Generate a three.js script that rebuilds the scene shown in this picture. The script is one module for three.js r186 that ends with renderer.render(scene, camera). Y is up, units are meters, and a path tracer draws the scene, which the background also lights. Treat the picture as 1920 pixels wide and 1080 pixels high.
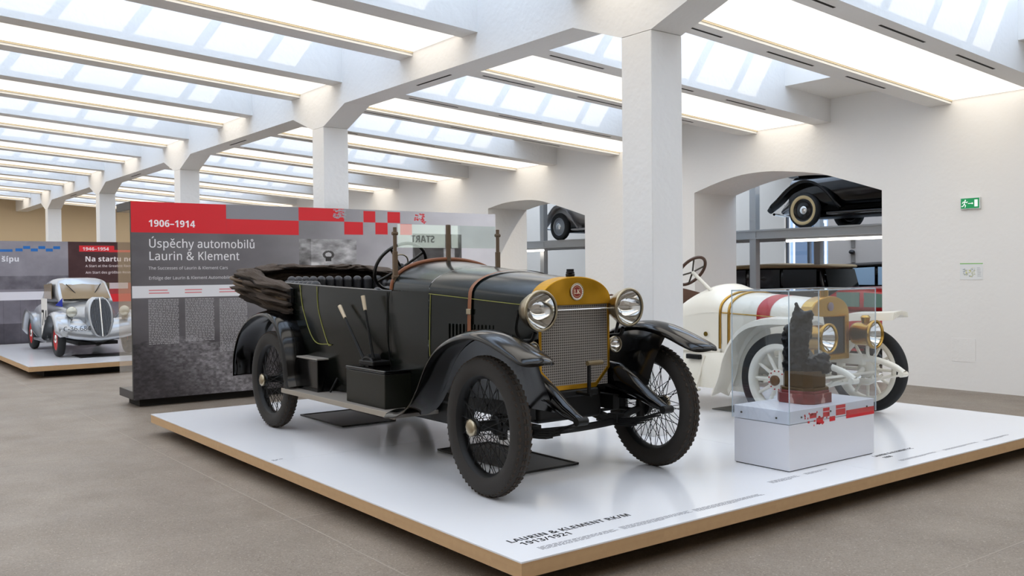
import * as THREE from 'three';
import { mergeGeometries, toCreasedNormals } from 'three/addons/utils/BufferGeometryUtils.js';
import { RoundedBoxGeometry } from 'three/addons/geometries/RoundedBoxGeometry.js';
import { RectAreaLightUniformsLib } from 'three/addons/lights/RectAreaLightUniformsLib.js';
import { FontLoader } from 'three/addons/loaders/FontLoader.js';
import { TextGeometry } from 'three/addons/geometries/TextGeometry.js';
import { ImprovedNoise } from 'three/addons/math/ImprovedNoise.js';

// ---------- camera, sky, sun, exposure
const scene = new THREE.Scene();
const camera = new THREE.PerspectiveCamera(34.53, 1920 / 1080, 0.05, 200);
camera.position.set(0, 1.63, 0);
camera.rotation.set(-0.0174378, 0.924146, -0.0097931, 'YXZ');
const renderer = new THREE.WebGLRenderer();
renderer.toneMapping = THREE.LinearToneMapping;
renderer.toneMappingExposure = 1.5;
renderer.shadowMap.enabled = true;
scene.background = new THREE.Color().setRGB(1.7, 2.08, 2.65);
RectAreaLightUniformsLib.init();
const sun = new THREE.DirectionalLight(0xfff4e4, 0.8);
sun.position.set(-14 + 30, 4 + 19, -6 - 13);
sun.target.position.set(-14, 4, -6);
sun.castShadow = true;
sun.shadow.radius = 1;
Object.assign(sun.shadow.camera, { left: -30, right: 30, top: 30, bottom: -30, near: 1, far: 90 });
scene.add(sun, sun.target);
const PANEL_GLOW = 0.66, PANEL_LIGHT = 0.66;

// ---------- helpers
let seedN = 7;
const rnd = () => { seedN = (seedN * 16807) % 2147483647; return seedN / 2147483647; };
const rr = (a, b) => a + (b - a) * rnd();
const V = (x, y, z) => new THREE.Vector3(x, y, z);
const noise = new ImprovedNoise();
const PI = Math.PI;
const used = {};
function numbered(n) { const k = used[n] = (used[n] ?? -1) + 1; return k ? n + '_' + String(k).padStart(3, '0') : n; }
function norm(g) {
  if (g.index) g = g.toNonIndexed();
  for (const k of Object.keys(g.attributes)) if (!['position', 'normal', 'uv'].includes(k)) g.deleteAttribute(k);
  if (!g.attributes.normal) g.computeVertexNormals();
  if (!g.attributes.uv) g.setAttribute('uv', new THREE.BufferAttribute(new Float32Array(g.attributes.position.count * 2), 2));
  return g;
}
const merge = (gs) => Array.isArray(gs) ? (gs.length === 1 ? norm(gs[0]) : mergeGeometries(gs.map(norm))) : gs;
function obj(name, gs, m, parent = scene) {
  const o = new THREE.Mesh(merge(gs), m);
  o.name = parent === scene ? numbered(name) : name;
  o.castShadow = o.receiveShadow = true;
  parent.add(o);
  return o;
}
function tag(o, label, category, group, kind) {
  Object.assign(o.userData, { label, category });
  if (group) o.userData.group = group;
  if (kind) o.userData.kind = kind;
  return o;
}
function struct(name, gs, m, label) {
  const o = obj(name, gs, m); o.userData.kind = 'structure';
  if (label) o.userData.label = label;
  return o;
}
function thing(name, label, category, [x, y, z] = [0, 0, 0], turn = 0, group) {
  const o = new THREE.Group(); o.name = numbered(name); scene.add(o);
  o.position.set(x, y, z); o.rotation.y = turn;
  return tag(o, label, category, group);
}
function at(g, x = 0, y = 0, z = 0) { g.translate(x, y, z); return g; }
function rot(g, x = 0, y = 0, z = 0) { if (x) g.rotateX(x); if (y) g.rotateY(y); if (z) g.rotateZ(z); return g; }
// box from min to max corner
function bx(x0, x1, y0, y1, z0, z1, r = 0) {
  const w = x1 - x0, h = y1 - y0, d = z1 - z0;
  const g = r ? new RoundedBoxGeometry(w, h, d, 2, r) : new THREE.BoxGeometry(w, h, d);
  return at(g, (x0 + x1) / 2, (y0 + y1) / 2, (z0 + z1) / 2);
}
// cylinder along an axis, centred at x,y,z
function cy(r0, r1, h, axis, x, y, z, seg = 24, open = false) {
  const g = new THREE.CylinderGeometry(r1, r0, h, seg, 1, open);   // r0 at the low end, r1 at the high end
  if (axis === 'x') g.rotateZ(-PI / 2); else if (axis === 'z') g.rotateX(PI / 2);
  return at(g, x, y, z);
}
function sph(r, x, y, z, sx = 1, sy = 1, sz = 1, seg = 24) { const g = new THREE.SphereGeometry(r, seg, seg * 0.6 | 0); g.scale(sx, sy, sz); return at(g, x, y, z); }
function bar(a, b, r, seg = 8, r2 = r) {
  const A = V(...a), B = V(...b), d = B.clone().sub(A), g = new THREE.CylinderGeometry(r2, r, d.length(), seg);
  g.applyQuaternion(new THREE.Quaternion().setFromUnitVectors(V(0, 1, 0), d.clone().normalize()));
  return at(g, ...A.add(B).multiplyScalar(0.5).toArray());
}
// square bar between two points
function beam(a, b, w, h) {
  const A = V(...a), B = V(...b), L = A.distanceTo(B), g = new THREE.BoxGeometry(w, h, L), m = new THREE.Matrix4().lookAt(A, B, V(0, 1, 0));
  g.applyMatrix4(m); return at(g, ...A.add(B).multiplyScalar(0.5).toArray());
}
function tube(pts, r, seg = 32, rad = 8, closed = false, tension = 0.5) {
  return new THREE.TubeGeometry(new THREE.CatmullRomCurve3(pts.map((p) => V(...p)), closed, 'catmullrom', tension), seg, r, rad, closed);
}
function lathe(prof, axis = 'y', seg = 48, x = 0, y = 0, z = 0) {      // prof: [radius, along]
  const g = new THREE.LatheGeometry(prof.map((p) => new THREE.Vector2(Math.max(p[0], 1e-4), p[1])), seg);
  if (axis === 'x') g.rotateZ(-PI / 2); else if (axis === 'z') g.rotateX(PI / 2);
  return at(g, x, y, z);
}
// loft: rows of equally many points; smooth, with an optional crease angle
function loft(rows, { closed = false, caps = false, crease = 0, flip = false } = {}) {
  const n = rows[0].length, m = rows.length, pos = [], uv = [], idx = [];
  rows.forEach((r, i) => r.forEach((p, j) => { pos.push(...p); uv.push(i / (m - 1), j / (n - 1)); }));
  const q = closed ? n : n - 1;
  for (let i = 0; i < m - 1; i++) for (let j = 0; j < q; j++) {
    const a = i * n + j, b = i * n + (j + 1) % n, c = a + n, d = b + n;
    flip ? idx.push(a, c, b, b, c, d) : idx.push(a, b, c, b, d, c);
  }
  if (caps) for (const i of [0, m - 1]) {
    const c = pos.length / 3, s = [0, 0, 0];
    rows[i].forEach((p) => p.forEach((v, k) => { s[k] += v / n; }));
    pos.push(...s); uv.push(0, 0);
    for (let j = 0; j < q; j++) { const a = i * n + j, b = i * n + (j + 1) % n; (i === 0) !== flip ? idx.push(a, c, b) : idx.push(a, b, c); }
  }
  let g = new THREE.BufferGeometry();
  g.setAttribute('position', new THREE.Float32BufferAttribute(pos, 3));
  g.setAttribute('uv', new THREE.Float32BufferAttribute(uv, 2));
  g.setIndex(idx); g.computeVertexNormals();
  if (crease) g = toCreasedNormals(g, crease);
  return g;
}
// extruded outline; pts in the plane, thickness along the third axis ('z', 'x' = yz-plane outline given as [z, y], 'y' = [x, z])
function ext(pts, t, axis = 'z', off = 0, bevel = 0, holes = []) {
  const s = new THREE.Shape(pts.map((p) => new THREE.Vector2(p[0], p[1])));
  for (const h of holes) s.holes.push(new THREE.Path(h.map((p) => new THREE.Vector2(p[0], p[1]))));
  const g = new THREE.ExtrudeGeometry(s, { depth: t - 2 * bevel, bevelEnabled: bevel > 0, bevelSize: bevel, bevelThickness: bevel, bevelSegments: 2, bevelOffset: -bevel, curveSegments: 16 });
  g.translate(0, 0, bevel);
  if (axis === 'x') g.applyMatrix4(new THREE.Matrix4().set(0, 0, 1, 0, 0, 1, 0, 0, 1, 0, 0, 0, 0, 0, 0, 1)), flipFaces(g);
  if (axis === 'y') g.applyMatrix4(new THREE.Matrix4().set(1, 0, 0, 0, 0, 0, 1, 0, 0, 1, 0, 0, 0, 0, 0, 1)), flipFaces(g);
  return at(g, axis === 'x' ? off : 0, axis === 'y' ? off : 0, axis === 'z' ? off : 0);
}
function flipFaces(g) {
  if (g.index) { const a = g.index.array; for (let i = 0; i < a.length; i += 3) [a[i], a[i + 1]] = [a[i + 1], a[i]]; }
  else for (const k of Object.keys(g.attributes)) { const A = g.attributes[k], n = A.itemSize; for (let i = 0; i < A.count; i += 3) for (let c = 0; c < n; c++) { const t = A.array[i * n + c]; A.array[i * n + c] = A.array[(i + 1) * n + c]; A.array[(i + 1) * n + c] = t; } }
  g.computeVertexNormals(); return g;
}
const mirrorZ = (g) => { g = g.clone(); g.scale(1, 1, -1); return flipFaces(g); };
const spline = (pts, n) => new THREE.CatmullRomCurve3(pts.map((p) => V(p[0], p[1], p[2] ?? 0)), false, 'centripetal').getPoints(n).map((p) => [p.x, p.y, p.z]);
// ---------- materials
const std = (color, roughness = 0.6, metalness = 0, more = {}) => new THREE.MeshStandardMaterial({ color, roughness, metalness, ...more });
const phy = (color, roughness, metalness, more) => new THREE.MeshPhysicalMaterial({ color, roughness, metalness, ...more });
function canvas(w, h, draw) {
  const c = document.createElement('canvas'); c.width = w; c.height = h;
  const g = c.getContext('2d'); draw(g, w, h);
  const t = new THREE.CanvasTexture(c); t.colorSpace = THREE.SRGBColorSpace; t.anisotropy = 8; return t;
}
function dataTex(n, fn, srgb = false) {
  const d = new Uint8Array(n * n * 4);
  for (let y = 0; y < n; y++) for (let x = 0; x < n; x++) { const v = fn(x, y), i = (y * n + x) * 4; for (let c = 0; c < 3; c++) d[i + c] = Math.max(0, Math.min(255, Array.isArray(v) ? v[c] : v)); d[i + 3] = 255; }
  const t = new THREE.DataTexture(d, n, n); t.wrapS = t.wrapT = THREE.RepeatWrapping; t.magFilter = THREE.LinearFilter; t.minFilter = THREE.LinearMipmapLinearFilter;
  if (srgb) t.colorSpace = THREE.SRGBColorSpace; t.needsUpdate = true; return t;
}
// tiling fractal noise, 0..1
function tile(n, cells, oct, off = 0) {
  const out = new Float32Array(n * n);
  for (let o = 0, a = 0.5, c = cells; o < oct; o++, a *= 0.5, c *= 2) {
    const gr = new Float32Array(c * c); for (let i = 0; i < c * c; i++) gr[i] = rnd();
    for (let y = 0; y < n; y++) for (let x = 0; x < n; x++) {
      const fx = x / n * c, fy = y / n * c, x0 = fx | 0, y0 = fy | 0, u = fx - x0, v = fy - y0, s = u * u * (3 - 2 * u), t = v * v * (3 - 2 * v), x1 = (x0 + 1) % c, y1 = (y0 + 1) % c;
      out[y * n + x] += a * ((gr[y0 * c + x0] * (1 - s) + gr[y0 * c + x1] * s) * (1 - t) + (gr[y1 * c + x0] * (1 - s) + gr[y1 * c + x1] * s) * t);
    }
  }
  return out;
}
// uv in metres by the dominant normal
function uvMetres(g, k = 1) {
  g = norm(g); const p = g.attributes.position, n = g.attributes.normal, u = g.attributes.uv;
  for (let i = 0; i < p.count; i++) {
    const ax = Math.abs(n.getX(i)), ay = Math.abs(n.getY(i)), az = Math.abs(n.getZ(i));
    if (ay >= ax && ay >= az) u.setXY(i, p.getX(i) * k, p.getZ(i) * k); else if (ax >= az) u.setXY(i, p.getZ(i) * k, p.getY(i) * k); else u.setXY(i, p.getX(i) * k, p.getY(i) * k);
  }
  return g;
}
const fonts = {}; const loader = new FontLoader();
for (const k of ['sans_bold', 'sans_regular']) fonts[k] = await loader.loadAsync('fonts/droid/droid_' + k + '.typeface.json');
// ---------- room: measured in metres; the girder runs along x, the beams along z, the roof falls gently towards the arcade wall
const plasterN = tile(256, 8, 4), fineN = tile(256, 32, 3);
const plasterBump = dataTex(256, (x, y) => 255 * (0.6 * plasterN[y * 256 + x] + 0.4 * fineN[y * 256 + x]));
plasterBump.repeat.set(0.7, 0.7);
const white = std(0xf0ede8, 0.85, 0, { bumpMap: plasterBump, bumpScale: 0.004 });
const paintedConcrete = std(0xedebe8, 0.8, 0, { bumpMap: plasterBump, bumpScale: 0.006 });
const beige = std(0xdcc7a5, 0.9);
const slotDark = std(0x16130f, 0.8);
// terrazzo-like ground concrete
const fT = 1024, mott = tile(fT, 6, 5), grit = tile(fT, 256, 2);
const specks = new Float32Array(fT * fT);
for (let i = 0; i < 9000; i++) { const x = rnd() * fT | 0, y = rnd() * fT | 0, r = 0.6 + rnd() * 1.7, v = rnd() < 0.55 ? rr(0.15, 0.6) : -rr(0.15, 0.5); for (let a = -2; a <= 2; a++) for (let b = -2; b <= 2; b++) if (a * a + b * b <= r * r) specks[((y + a + fT) % fT) * fT + (x + b + fT) % fT] = v; }
const floorMap = dataTex(fT, (x, y) => { const i = y * fT + x, m = (mott[i] - 0.5) * 20 + (grit[i] - 0.4) * 40 + specks[i] * 70; return [129 + m, 117 + m, 104 + m * 0.95]; }, true);
floorMap.repeat.set(0.5, 0.5);
const floorRough = dataTex(256, (x, y) => 95 + 70 * plasterN[y * 256 + x]); floorRough.repeat.set(0.31, 0.31);
const floorMat = std(0xffffff, 1, 0, { map: floorMap, roughnessMap: floorRough });

const floor = struct('floor', uvMetres(bx(-38.3, 6.3, -0.2, 0, -24, 5.3)), floorMat, 'ground concrete floor with light saw-cut joints');
const jointMat = std(0x9b9083, 0.7);
for (const [x0, x1, z0, z1] of [[-8.985, -8.977, -12.1, 5], [-5.794, -5.786, -12.1, 5], [-2.554, -2.546, -12.1, 5], [-12.17, -12.162, -12.1, 5], [-15.36, -15.352, -12.1, 5], [-18.55, -18.54, -12.1, 5], [-38, 6, -2.528, -2.52], [-38, 6, 0.66, 0.668], [-38, 6, -9.5, -9.492]])
  obj('floor_joint', bx(x0, x1, 0.0002, 0.0008, z0, z1), jointMat, floor);

const archA = [[-10.87, 2.96], [-10.33, 3.1], [-9.84, 3.18], [-9.36, 3.19], [-8.92, 3.15], [-8.5, 3.09], [-8.35, 3.06], [-7.9, 2.92], [-7.36, 2.74]];
const archB = [[-16.98, 3.06], [-16.42, 3.14], [-15.87, 3.16], [-15.46, 3.15], [-15.13, 3.11], [-14.9, 3.06], [-14.37, 2.92], [-13.71, 2.73]];
const archHole = (a) => [[a[0][0], 0.001], ...spline(a, 24), [a[a.length - 1][0], 0.001]];
struct('wall_right', uvMetres(ext([[-38, 0], [6, 0], [6, 5.0], [-38, 5.0]], 1.1, 'z', -13.265, 0, [archHole(archA), archHole(archB)])), white, 'white plastered arcade wall with two low arched openings');
struct('wall_left', uvMetres(bx(-38.3, 6.3, 0, 6.3, 5, 5.3)), white);
struct('wall_back', uvMetres(bx(-36.8, -36.5, 0, 6.3, -12.165, 5)), beige, 'beige end wall of the hall');
struct('wall_front', uvMetres(bx(6, 6.3, 0, 6.3, -24, 5)), white);
// wall hatch, a thin flush access lid
struct('trim_1', [bx(-6.35, -6.03, 0.378, 0.691, -12.168, -12.161, 0.002)], white, 'small flush access lid in the white wall');

const hb = (z) => 3.81 + 0.062 * (z + 12.165);                 // underside of the beams
function slope(x0, x1, d0, d1, z0, z1) {                       // box that follows the roof fall
  const g = bx(x0, x1, 0, 1, z0, z1), p = g.attributes.position;
  for (let i = 0; i < p.count; i++) p.setY(i, hb(p.getZ(i)) + (p.getY(i) > 0.5 ? d1 : d0));
  g.computeVertexNormals(); return uvMetres(g);
}
const GZ0 = -6.13, GZ1 = -5.75;                                 // girder and column depth
const bays = [[-12.165, GZ0], [GZ1, 5]];
const glow = std(0xffffff, 0.6, 0, { emissive: new THREE.Color().setRGB(1, 0.95, 0.87), emissiveIntensity: PANEL_GLOW });
const rim = std(0xd9c9a8, 0.6);
const skyGlass = phy(0xffffff, 0.02, 0, { transmission: 1, thickness: 0, ior: 1.5 });
const barMat = std(0xc9ced3, 0.5);
let wn = 0;
const ORD = ['first', 'second', 'third', 'fourth', 'fifth', 'sixth'];
function panelLabel(k, b) {                                     // every second panel stands over a column
  const side = b ? 'aisle side' : 'arcade side', j = k >> 1;
  if (k < 0) return 'glowing ceiling panel, ' + side + (k === -2 ? ', above the column before the car platform' : ', midway to the column before the car platform');
  if (k === 0) return 'glowing ceiling panel, ' + side + ', above the column standing in the car platform';
  return 'glowing ceiling panel, ' + side + (k % 2 ? ', just beyond the ' + ORD[j] + ' column, the first standing in the platform' : ', above the ' + ORD[j] + ' column, the first standing in the platform');
}
for (let k = -2; k < 10; k++) {
  const x = -6.35 - 3.185 * k;
  bays.forEach(([z0, z1], b) => {
    for (const [a, c, near] of [[x - 0.3, x, 0], [x + 1.05, x + 1.35, 1]]) {
      const o = struct('beam', slope(a, c, 0, 1.1, z0, z1), paintedConcrete, 'white concrete roof beam');
      if (b === 0 && k > -2 && k < 5) for (const zz of [-7.3, -8.9, -10.4]) obj('air_slot', slope((a + c) / 2 - 0.016, (a + c) / 2 + 0.016, -0.002, 0.002, zz - 0.42, zz + 0.42), slotDark, o);
    }
    struct('ceiling', slope(x, x + 1.05, 0.5, 1.1, z0, z1), white, 'closed ceiling box above a light panel');
    const p = thing('ceiling_light', panelLabel(k, b), 'ceiling light', [0, 0, 0], 0, b ? 'light panels over the main aisle' : 'light panels along the arcade wall');
    obj('diffuser', slope(x + 0.004, x + 1.046, 0.05, 0.06, z0 + 0.004, z1 - 0.004), glow, p);
    obj('edge_strip', [slope(x, x + 0.012, 0.03, 0.05, z0, z1), slope(x + 1.038, x + 1.05, 0.03, 0.05, z0, z1)], rim, p);
    const zc = (z0 + z1) / 2, L = new THREE.RectAreaLight(new THREE.Color().setRGB(1, 0.95, 0.87), PANEL_LIGHT, 1.03, z1 - z0 - 0.02);
    L.position.set(x + 0.525, hb(zc) + 0.04, zc); L.lookAt(x + 0.525, hb(zc) + 0.04 - 1, zc + 0.062); p.add(L);
    // skylight over the gap on the near side of this module
    const g0 = x + 1.35, g1 = x + 2.885, s0 = b ? z0 : -11.07;
    if (!b) struct('ceiling', slope(g0, g1, 0.35, 1.1, z0, -11.07), white, 'flat soffit between skylight and wall');
    const w = struct('window_' + ++wn, slope(g0, g1, 1.06, 1.066, s0, z1), skyGlass, 'roof skylight pane');
    for (let z = s0 + 0.5; z < z1; z += 0.82) obj('glazing_bar', slope(g0, g1, 1.0, 1.06, z - 0.05, z + 0.05), barMat, w);
  });
}
// roof edges that close the hall
struct('ceiling', slope(-38.3, -35.4, 0.3, 1.1, -12.165, 5), white, 'flat ceiling at the far end');
struct('ceiling', slope(0, 6.3, 1.1, 1.2, -12.165, 5), white);
// girder with haunches over the columns
const colX = [0, 1, 2, 3, 4].map((j) => -5.61 - 6.35 * j);
const under = [[6, 3.92]];
for (const c of [0.74, ...colX]) under.push([c + 0.65, 3.92], [c, 3.69], [c - 0.37, 3.69], [c - 1.02, 3.92]);
under.push([-38, 3.92]);
const girder = struct('girder', uvMetres(ext([...under, [-38, 5.32], [6, 5.32]].reverse(), GZ1 - GZ0, 'z', GZ0)), paintedConcrete, 'long white concrete girder with haunches above the columns');
for (const c of colX) obj('air_slot', bx(c + 2.2, c + 2.95, 3.917, 3.921, -5.96, -5.93), slotDark, girder);
for (const c of [0.74, ...colX]) struct('column', uvMetres(bx(c - 0.37, c, 0, 3.69, GZ0, GZ1, 0.012)), paintedConcrete, 'square white concrete column');

// signs on the arcade wall
{
  const s = thing('exit_sign', 'green emergency exit sign with running figure and arrow on the white wall', 'sign', [-6.085, 2.47, -12.165]);
  obj('housing', bx(-0.13, 0.13, -0.075, 0.075, 0.001, 0.035, 0.004), std(0xd9dcd8, 0.5), s);
  const t = canvas(256, 144, (g) => {
    g.fillStyle = '#0a8a4f'; g.fillRect(0, 0, 256, 144); g.fillStyle = '#f2f6f2'; g.strokeStyle = '#f2f6f2';
    g.fillRect(190, 22, 46, 100); g.lineWidth = 12; g.lineCap = 'round';
    g.beginPath(); g.arc(62, 28, 11, 0, 7); g.fill();
    for (const l of [[56, 44, 46, 82], [46, 82, 66, 100, 60, 124], [46, 82, 28, 112, 12, 112], [56, 48, 80, 60, 92, 50], [54, 48, 32, 50, 22, 68]]) { g.beginPath(); g.moveTo(l[0], l[1]); for (let i = 2; i < l.length; i += 2) g.lineTo(l[i], l[i + 1]); g.stroke(); }
    g.lineWidth = 10; g.beginPath(); g.moveTo(104, 74); g.lineTo(168, 74); g.stroke(); g.beginPath(); g.moveTo(176, 74); g.lineTo(154, 58); g.lineTo(154, 90); g.fill();
  });
  obj('sign_face', at(new THREE.PlaneGeometry(0.24, 0.132), 0, 0, 0.0365), std(0xffffff, 0.4, 0, { map: t, emissive: 0xffffff, emissiveMap: t, emissiveIntensity: 0.25 }), s);
  const m = canvas(256, 192, (g) => {
    g.fillStyle = '#e9eae8'; g.fillRect(0, 0, 256, 192); g.fillStyle = '#6cb844'; g.fillRect(0, 0, 256, 10);
    for (let i = 0; i < 60; i++) { g.fillStyle = ['#b9bdb9', '#c9cdb0', '#a9b0b4', '#d6d28a'][i % 4]; g.fillRect(30 + rnd() * 130, 50 + rnd() * 100, 4 + rnd() * 18, 3 + rnd() * 12); }
    for (let i = 0; i < 14; i++) { g.fillStyle = '#bcbfbe'; g.fillRect(190 + rnd() * 8, 50 + i * 8, 20 + rnd() * 28, 3); }
  });
  tag(obj('evacuation_plan', at(new THREE.BoxGeometry(0.3, 0.215, 0.004), -6.085, 1.577, -12.1625), std(0xffffff, 0.5, 0, { map: m })), 'small printed evacuation plan with green header on the white wall', 'plan');
}
// ---------- display platforms and information walls
const laminate = phy(0xebebed, 0.14, 0, {});
const plyN = tile(256, 4, 4);
const woodMap = dataTex(256, (x, y) => { const v = (plyN[(y * 8 % 256) * 256 + (x >> 3)] - 0.5) * 22 + (fineN[y * 256 + x] - 0.5) * 8; return [196 + v, 160 + v, 118 + v * 0.9]; }, true);
const plyEdge = std(0xffffff, 0.6, 0, { map: woodMap });
const plinthMat = std(0x1a1816, 0.8);
const inkMat = std(0x17171a, 0.6);
function platform(label, x0, x1, z0, z1, hole) {
  const p = thing('display_platform', label, 'platform', [x0, 0, z1]);
  const W = x1 - x0, D = z1 - z0, d = 0.27;
  // outlines in [x, z]; an optional cut-out lets a column stand through
  const h = hole ? [[hole[0] - x0, hole[2] - z1], [hole[1] - x0, hole[2] - z1], [hole[1] - x0, hole[3] - z1], [hole[0] - x0, hole[3] - z1]] : null, holes = h ? [h] : [];
  obj('plinth', ext([[d, -D + d], [W - d, -D + d], [W - d, -d], [d, -d]], 0.115, 'y', 0, 0, holes), plinthMat, p);
  obj('edge', uvMetres(ext([[0, -D], [W, -D], [W, 0], [0, 0]], 0.077, 'y', 0.115, 0, holes)), plyEdge, p);
  const e = 0.0012, zm = -D / 2, xm = W / 2;
  for (const i of [0, 1]) for (const j of [0, 1]) {
    const a0 = i ? xm + e : 0, a1 = i ? W : xm - e, c0 = j ? -D : zm + e, c1 = j ? zm - e : 0;
    let pts = [[a0, c0], [a1, c0], [a1, c1], [a0, c1]];
    if (h && i) pts = j ? [[a0, c0], [a1, c0], [a1, c1], [h[1][0], c1], [h[0][0] + (h[1][0] - h[0][0]), h[0][1]], [h[0][0], h[0][1]], [h[0][0], c1], [a0, c1]] : [[a0, c0], [h[0][0], c0], [h[0][0], h[2][1]], [h[1][0], h[2][1]], [h[1][0], c0], [a1, c0], [a1, c1], [a0, c1]];
    obj('deck_panel', ext(pts, 0.008, 'y', 0.192, 0), laminate, p);
  }
  return p;
}
const P1 = platform('wide white platform with pale wood edge under the dark green open car', -9.855, -3.6, -9.2, -2.76, [-5.985, -5.605, -6.135, -5.745]);
const P2 = platform('white platform with pale wood edge under the silver coupe', -22.1, -16.33, -5.7, -2.71);
// printed captions on the deck, read from the hall side (+x): text runs towards -z
const toP1 = (g) => { g.applyMatrix4(new THREE.Matrix4().set(0, -1, 0, 0, 0, 0, 1, 0, -1, 0, 0, 0, 0, 0, 0, 1)); return g; };
function flatText(str, size, x, z, parent, font = 'sans_bold') {
  const g = new TextGeometry(str, { font: fonts[font], size, depth: 0.0006, curveSegments: 3 });
  toP1(g); at(g, x + 9.855, 0.2003, z + 2.76);
  return obj('caption_lettering', norm(g), inkMat, parent);
}
flatText('LAURIN & KLEMENT RK/M', 0.052, -3.89, -2.91, P1);
flatText('1913/1921', 0.052, -3.815, -2.94, P1);
flatText('LAURIN & KLEMENT FC', 0.036, -3.93, -6.4, P1);
flatText('1908', 0.036, -3.86, -6.42, P1);
const greyInk = std(0x6a6a70, 0.6);
function para(x, z, w, lines, lh, parent, m = greyInk) {
  const gs = [];
  for (let i = 0; i < lines; i++) for (let u = 0; u < (i === lines - 1 ? w * 0.6 : w);) { const l = rr(0.012, 0.05); gs.push(bx(x + i * lh, x + i * lh + lh * 0.38, 0.2003, 0.2006, z - u - l, z - u)); u += l + 0.008; }
  gs.forEach((g) => at(g, 9.855, 0, 2.76));
  return obj('caption_text', gs, m, parent);
}
para(-3.745, -2.97, 0.52, 5, 0.011, P1); para(-3.755, -3.56, 0.53, 5, 0.011, P1); para(-3.755, -4.16, 0.6, 5, 0.011, P1);
para(-3.93, -5.1, 0.3, 4, 0.014, P1); para(-3.93, -5.5, 0.25, 3, 0.014, P1);
para(-3.76, -6.42, 0.5, 4, 0.009, P1); para(-3.76, -7.05, 0.5, 4, 0.009, P1); para(-3.76, -7.7, 0.4, 4, 0.009, P1);
para(-6.79, -2.79, 0.07, 2, 0.03, P1, inkMat);

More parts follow.
